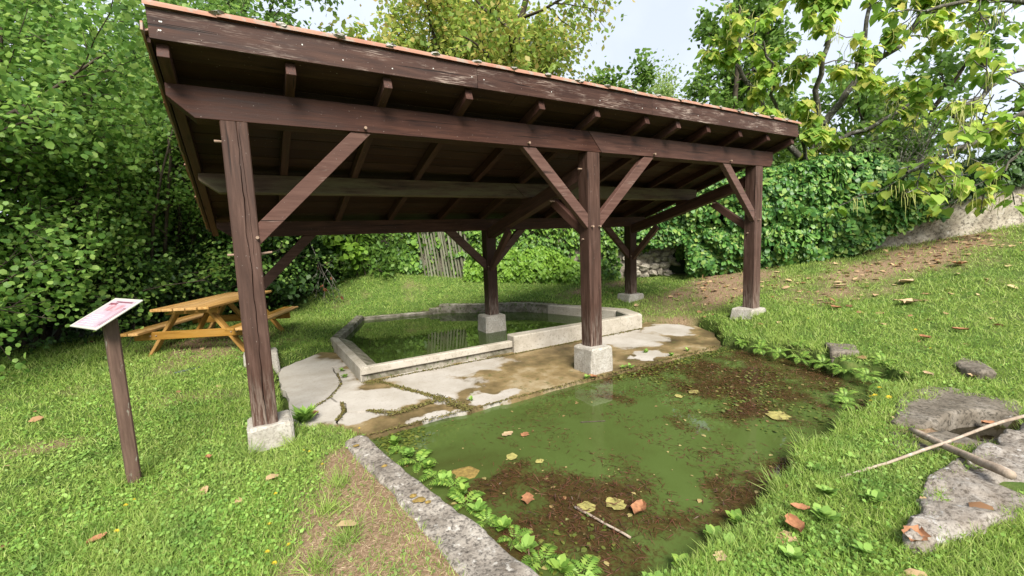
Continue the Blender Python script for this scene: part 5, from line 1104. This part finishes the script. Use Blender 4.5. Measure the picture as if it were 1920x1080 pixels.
for i, (x, y) in enumerate([(1.0, -.5), (1.03, -.8), (1.12, -1.08), (1.15, -1.35), (1.2, -1.58), (1.2, -1.83), (1.25, -2.08), (1.28, -2.33), (1.34, -2.58), (1.4, -2.75)]):
    rosette((x, y, -.285), 26, .075, 880 + i, "small leafy weed between the kerb ferns, " + ORD[i] + " from the platform", "weeds between the kerb ferns", L_clover if i % 2 else L_fern)
rosette((.34, .46, -.24), 160, .16, 850, "grass tuft between the front left post and the platform", None, L_clover, T_LANCE)
# grass tufts of long blades
for i, (x, y) in enumerate([(.30, -1.35), (.18, -1.9), (.36, -1.75), (-.1, -1.95), (.42, -1.05), (4.2, -2.62), (3.6, -2.75), (3.0, -2.85), (1.85, -2.9), (-.87, -.02), (-1.0, -.13), (.2, -.1), (-.14, -.1), (7.3, -.14), (7.85, -.1)]):
    rg = np.random.default_rng(860 + i); n = 90; zz = float(ground(np.array([x]), np.array([y]))[0]); P_ = np.c_[x + rg.normal(size=n) * .035, y + rg.normal(size=n) * .035, np.full(n, zz - .01)]
    o = leaves("grass_tuft", P_, np.c_[rg.normal(size=(n, 2)) * .75, np.ones(n)], np.c_[rg.normal(size=(n, 2)), np.zeros(n)], .10 + .09 * rg.random(n), T_BLADE, L_grass, None, wid=.005, org=(x, y, zz)); tag(o, ("longer grass tuft in the worn turf by the kerb, " + ORD[[1, 3, 2, 4, 0][i]] + " from the platform end") if i < 5 else ("longer grass tuft on the near pond bank, " + ORD[i - 5] + " from the flagstones") if i < 9 else ["grass tuft at the sign post foot, side toward the post base", "grass tuft at the sign post foot, outer side", "grass tuft at the front left post base, pond side", "grass tuft at the front left post base, sign side", "grass tuft at the right post base, pond side", "grass tuft at the right post base, hedge side"][i - 9], "grass tuft", "tufts by the kerb" if i < 5 else "tufts on the near bank" if i < 9 else "tufts at the post feet")

# ------------------------------------------------------------------ floating weed
def pond_pts(n, seed, dens):
    rg = np.random.default_rng(seed); x = rg.uniform(.85, 6.3, n); y = rg.uniform(-2.75, -.22, n); ok = (sdf(POND, x, y) < -.02) & (rg.random(n) < dens(x, y)); return rg, x[ok], y[ok]
rg, x, y = pond_pts(100000, 71, lambda x, y: .34 * mat_d(x, y) ** 2.2 * np.where(x > 3.6, .7, 1.0) + .075 * np.clip(fbm(x, y, 2.6) * 3 - 1.1, 0, 1) * np.clip((x - 1.3) / 1.2, .1, 1))
n = len(x); dn = mat_d(x, y)
kind(leaves("water_weed", np.c_[x, y, -.283 + .040 * rg.random(n) ** 2 * dn], np.c_[rg.normal(size=(n, 2)), .25 * rg.normal(size=n) * dn], np.c_[rg.normal(size=(n, 2)) * .3, np.ones(n)], .03 + .075 * rg.random(n) ** 1.5, T_LANCE, L_weed, None, wid=.010 + .014 * rg.random(n)), "stuff")
rg, x, y = pond_pts(22000, 72, lambda x, y: np.clip(1.0 - np.hypot((x - 1.05) / .32, (y + .42) / .35), 0, 1) * 1.5 + np.clip(.9 - np.abs(y + .28) / .2, 0, 1) * (x > 3.9) * .9 + np.clip((x - 3.8) / 1.8, 0, .30) * np.clip(fbm(x + 3, y, 3.0) * 2.4 - .9, 0, 1) + .35 * np.clip(.9 - np.hypot((x - 1.55) / .45, (y + 2.4) / .35), 0, 1))
n = len(x); kind(leaves("algae", np.c_[x, y, -.28 + .012 * rg.random(n)], np.c_[rg.normal(size=(n, 2)), .2 * rg.normal(size=n)], np.c_[rg.normal(size=(n, 2)) * .3, np.ones(n)], .02 + .03 * rg.random(n), T_OVAL, L_algae), "stuff")
rg, x, y = pond_pts(900, 73, lambda x, y: .25 + .6 * mat_d(x, y))
n = len(x); kind(leaves("floating_bits", np.c_[x, y, -.279 + 0 * x], np.c_[rg.normal(size=(n, 2)), 0 * x], np.c_[rg.normal(size=(n, 2)) * .08, np.ones(n)], .010 + .045 * rg.random(n) ** 3, T_OVAL, L_duck), "stuff")

# ------------------------------------------------------------------ single fallen leaves
def big_leaf(loc, L, rot, mat, label, curl=.25, seed=0, name="fallen_leaf", wf=.33):
    rn = random.Random(seed); bm = bmesh.new(); nu, nv = 7, 5; g = []
    for i in range(nu):
        u = i / (nu - 1); w = L * wf * (math.sin(math.pi * min(1, u * .93 + .05)) ** .8) * (1 + .25 * math.sin(u * 17 + seed)); row = []
        for j in range(nv):
            v = (j / (nv - 1) * 2 - 1); row.append(bm.verts.new(((u - .5) * L, v * w, curl * L * (abs(v) ** 1.5 * .5 + (u - .5) ** 2 * .7) + rn.uniform(-.012, .012) * L)))
        g.append(row)
    for i in range(nu - 1):
        for j in range(nv - 1): bm.faces.new((g[i][j], g[i + 1][j], g[i + 1][j + 1], g[i][j + 1]))
    return tag(from_bm(name, bm, mat, None, Matrix.Translation(loc) @ Matrix.Rotation(rot, 4, 'Z'), True), label, "leaf")
def gl(x, y, o=.03): return (x, y, float(ground(np.array([x]), np.array([y]))[0]) + o)
big_leaf((2.10, -2.43, -.265), .15, .4, M_brownleaf, "curled russet leaf afloat beside the yellow scum in the pond", .35, 1)
big_leaf((1.55, -1.91, -.262), .13, 1.0, M_brownleaf, "flat orange-brown leaf on the floating weed mat near the kerb", .12, 2)
big_leaf((4.37, -2.11, -.276), .24, .2, M_lily, "large yellowed leaf afloat near the far end of the pond", .03, 3, wf=.42)
big_leaf((1.78, -1.30, -.276), .12, .9, M_lily, "mottled yellow leaf afloat in the middle of the green water", .03, 4, wf=.4)
big_leaf((1.97, -.90, -.276), .13, .2, M_tanleaf, "tan leaf afloat near the platform edge", .05, 5); big_leaf((2.10, -1.0, -.277), .10, .6, M_brownleaf, "brown leaf afloat beside the tan one near the platform", .03, 6, wf=.4)
big_leaf((1.93, -1.50, -.276), .08, .1, M_lily, "small lemon yellow leaf afloat left of the weed mat", .03, 7, wf=.42)
big_leaf((4.04, -1.19, -.276), .12, 1.2, M_lily, "pale yellow leaf afloat below the middle post base", .03, 8); big_leaf((4.29, -1.20, -.276), .16, .1, M_lily, "longer pale leaf afloat right of the middle post base", .03, 9)
big_leaf((1.84, -2.20, -.274), .13, .9, M_lily, "yellow-green algae scum by the straight tan stick", .02, 10, "algae_scum", .5); big_leaf((2.03, -2.28, -.274), .16, 1.5, M_lily, "yellow-green scum streak beside the russet floating leaf", .02, 11, "algae_scum", .42)
rock("submerged_stone", [(1.20, -1.22), (1.30, -1.17), (1.42, -1.24), (1.46, -1.35), (1.36, -1.42), (1.24, -1.36)], -.42, -.276, M_moss, "rust coloured stone just breaking the water beside the kerb ferns", "rock", .008, 12)
big_leaf(gl(2.53, -3.19, .05), .14, .9, M_brownleaf, "curled brown leaf in the near bank grass, lower of two", .35, 13); big_leaf(gl(2.71, -3.13, .05), .10, 2.2, M_brownleaf, "brown leaf standing in the near bank grass, upper of two", .3, 14)
big_leaf(gl(2.0, -3.09, .04), .09, .3, M_tanleaf, "pale tan leaf near the lower edge in the bank grass", .2, 15); big_leaf(gl(2.84, -3.62, .06), .16, .1, M_brownleaf, "orange-brown leaf against the pale rock ledge", .25, 16)
big_leaf(gl(-.95, -.9, .035), .10, .6, M_brownleaf, "single orange leaf on the lawn in the lower left", .3, 17); big_leaf(gl(-.44, -.02, .035), .07, 1.9, M_brownleaf, "small dark red leaf in the lawn between sign and post", .3, 18)
big_leaf((5.33, -3.34, -.17), .10, 2.4, M_brownleaf, "russet leaf leaning in the dark trough between flagstones", .4, 19)
for i, (px_, py_, L, m_, lab) in enumerate([(9.0, -1.62, .34, M_tanleaf, "long pale leaf lying on the right lawn"), (7.4, -2.3, .16, M_brownleaf, "brown leaf on the lawn above the boulder"), (7.9, -2.5, .16, M_brownleaf, "orange-brown leaf right of the boulder"), (10.2, -1.2, .30, M_tanleaf, "wide tan leaf in the worn turf below the hedge"), (11.3, -1.6, .30, M_brownleaf, "broad brown leaf at the far right of the worn turf"), (8.3, -.9, .18, M_brownleaf, "small brown leaf on the lawn right of the right-hand post"), (9.6, -.4, .2, M_tanleaf, "tan leaf on the lawn below the hedge's middle"), (6.35, -3.0, .12, M_tanleaf, "curled tan leaf between the flagstone and the boulder"), (6.1, -2.72, .12, M_tanleaf, "tan leaf standing at the flagstone's far edge"), (3.62, -.22, .12, M_brownleaf, "rusty leaf caught at the foot of the middle post base"), (.42, .62, .16, M_brownleaf, "brown leaf curled on the platform's left corner")]):
    big_leaf(gl(px_, py_, .04) if i < 9 else (px_, py_, -.215), L, i * .9, m_, lab, .25, 30 + i)

# ------------------------------------------------------------------ yellow flowers
FLL = ["yellow flower below the sign post, left of a pair", "yellow flower below the sign post, right of a pair", "lone yellow flower lower left of the sign post", "yellow flower beside the worn turf, topmost of four in a row", "yellow flower nearest the kerb among four by the worn turf", "yellow flower left in the group of four by the worn turf", "lowest yellow flower of the four by the worn turf", "yellow flower in the lawn below the front left post base", "yellow flower by the front left post base, lower of a pair", "yellow flower by the front left post base, upper of a pair", "single yellow flower midway between post base and bottom edge", "yellow flower at the tip of the granite kerb"]
FLC = ["yellow flower at the pond corner, second from the far bank", "yellow flower at the pond corner, middle one of five", "yellow flower at the pond corner, closest to the flagstone", "yellow flower at the pond corner, nearest the open water", "yellow flower at the pond corner, farthest toward the far bank"]
FLR = ["yellow flower on the far bank beside the flat brown stone", "yellow flower in the lawn between bank and right-hand post", "yellow flower in the lawn above the speckled boulder", "yellow flower in the lawn beyond the right-hand post base", "yellow flower in the lawn just above the flagstones"]
def flower(loc, r, seed, label, group):
    rn = random.Random(seed); bm = bmesh.new(); c = bm.verts.new((0, 0, .004))
    for ring, (rr, zz, n) in enumerate(((r, .0, 11), (r * .6, .006, 8))):
        for k in range(n):
            a = 6.283 * k / n + ring * .3; w = 2.6 / n; p = [bm.verts.new((math.cos(b) * q, math.sin(b) * q, h)) for b, q, h in ((a - w * .5, rr * .25, zz), (a - w * .45, rr * .85, zz + .005), (a, rr, zz + .004), (a + w * .45, rr * .85, zz + .005), (a + w * .5, rr * .25, zz))]; bm.faces.new(p)
    t = thing("yellow_flower", loc, label, "flower", group); tilt = Matrix.Rotation(rn.uniform(-.5, .2), 4, 'X') @ Matrix.Rotation(rn.uniform(-.4, .4), 4, 'Y'); hh = rn.uniform(.05, .08)
    from_bm("petals", bm, M_petal, t, Matrix.Translation(Vector(loc) + Vector((0, 0, hh))) @ tilt); tubes("stem", [(np.array(loc), np.array(loc) + np.array([0, 0, hh]), .0018, .0015)], M_stem, t, 4, np.array(loc)); return t
for i, (x, y) in enumerate([(-.87, -.59), (-.83, -.56), (-.86, -.89), (-.03, -1.41), (.06, -1.66), (-.05, -1.68), (-.02, -1.79), (.36, -.77), (.26, -.39), (.30, -.44), (.02, -1.07), (.74, -.30)]):
    flower(gl(x, y, 0) if i < 11 else (x, y, -.2), .015, i, FLL[i], "yellow flowers in the left lawn")
for i, (x, y) in enumerate([(5.09, -2.59), (4.99, -2.66), (5.01, -2.76), (4.82, -2.69), (5.2, -2.62)]):
    flower(gl(x, y, .02), .024, 40 + i, FLC[i], "yellow flowers at the pond corner")
for i, (x, y) in enumerate([(6.51, -1.64), (7.43, -.9), (7.58, -2.15), (8.2, -.6), (6.9, -2.5)]):
    flower(gl(x, y, .0), .02, 60 + i, FLR[i], "yellow flowers in the right lawn")
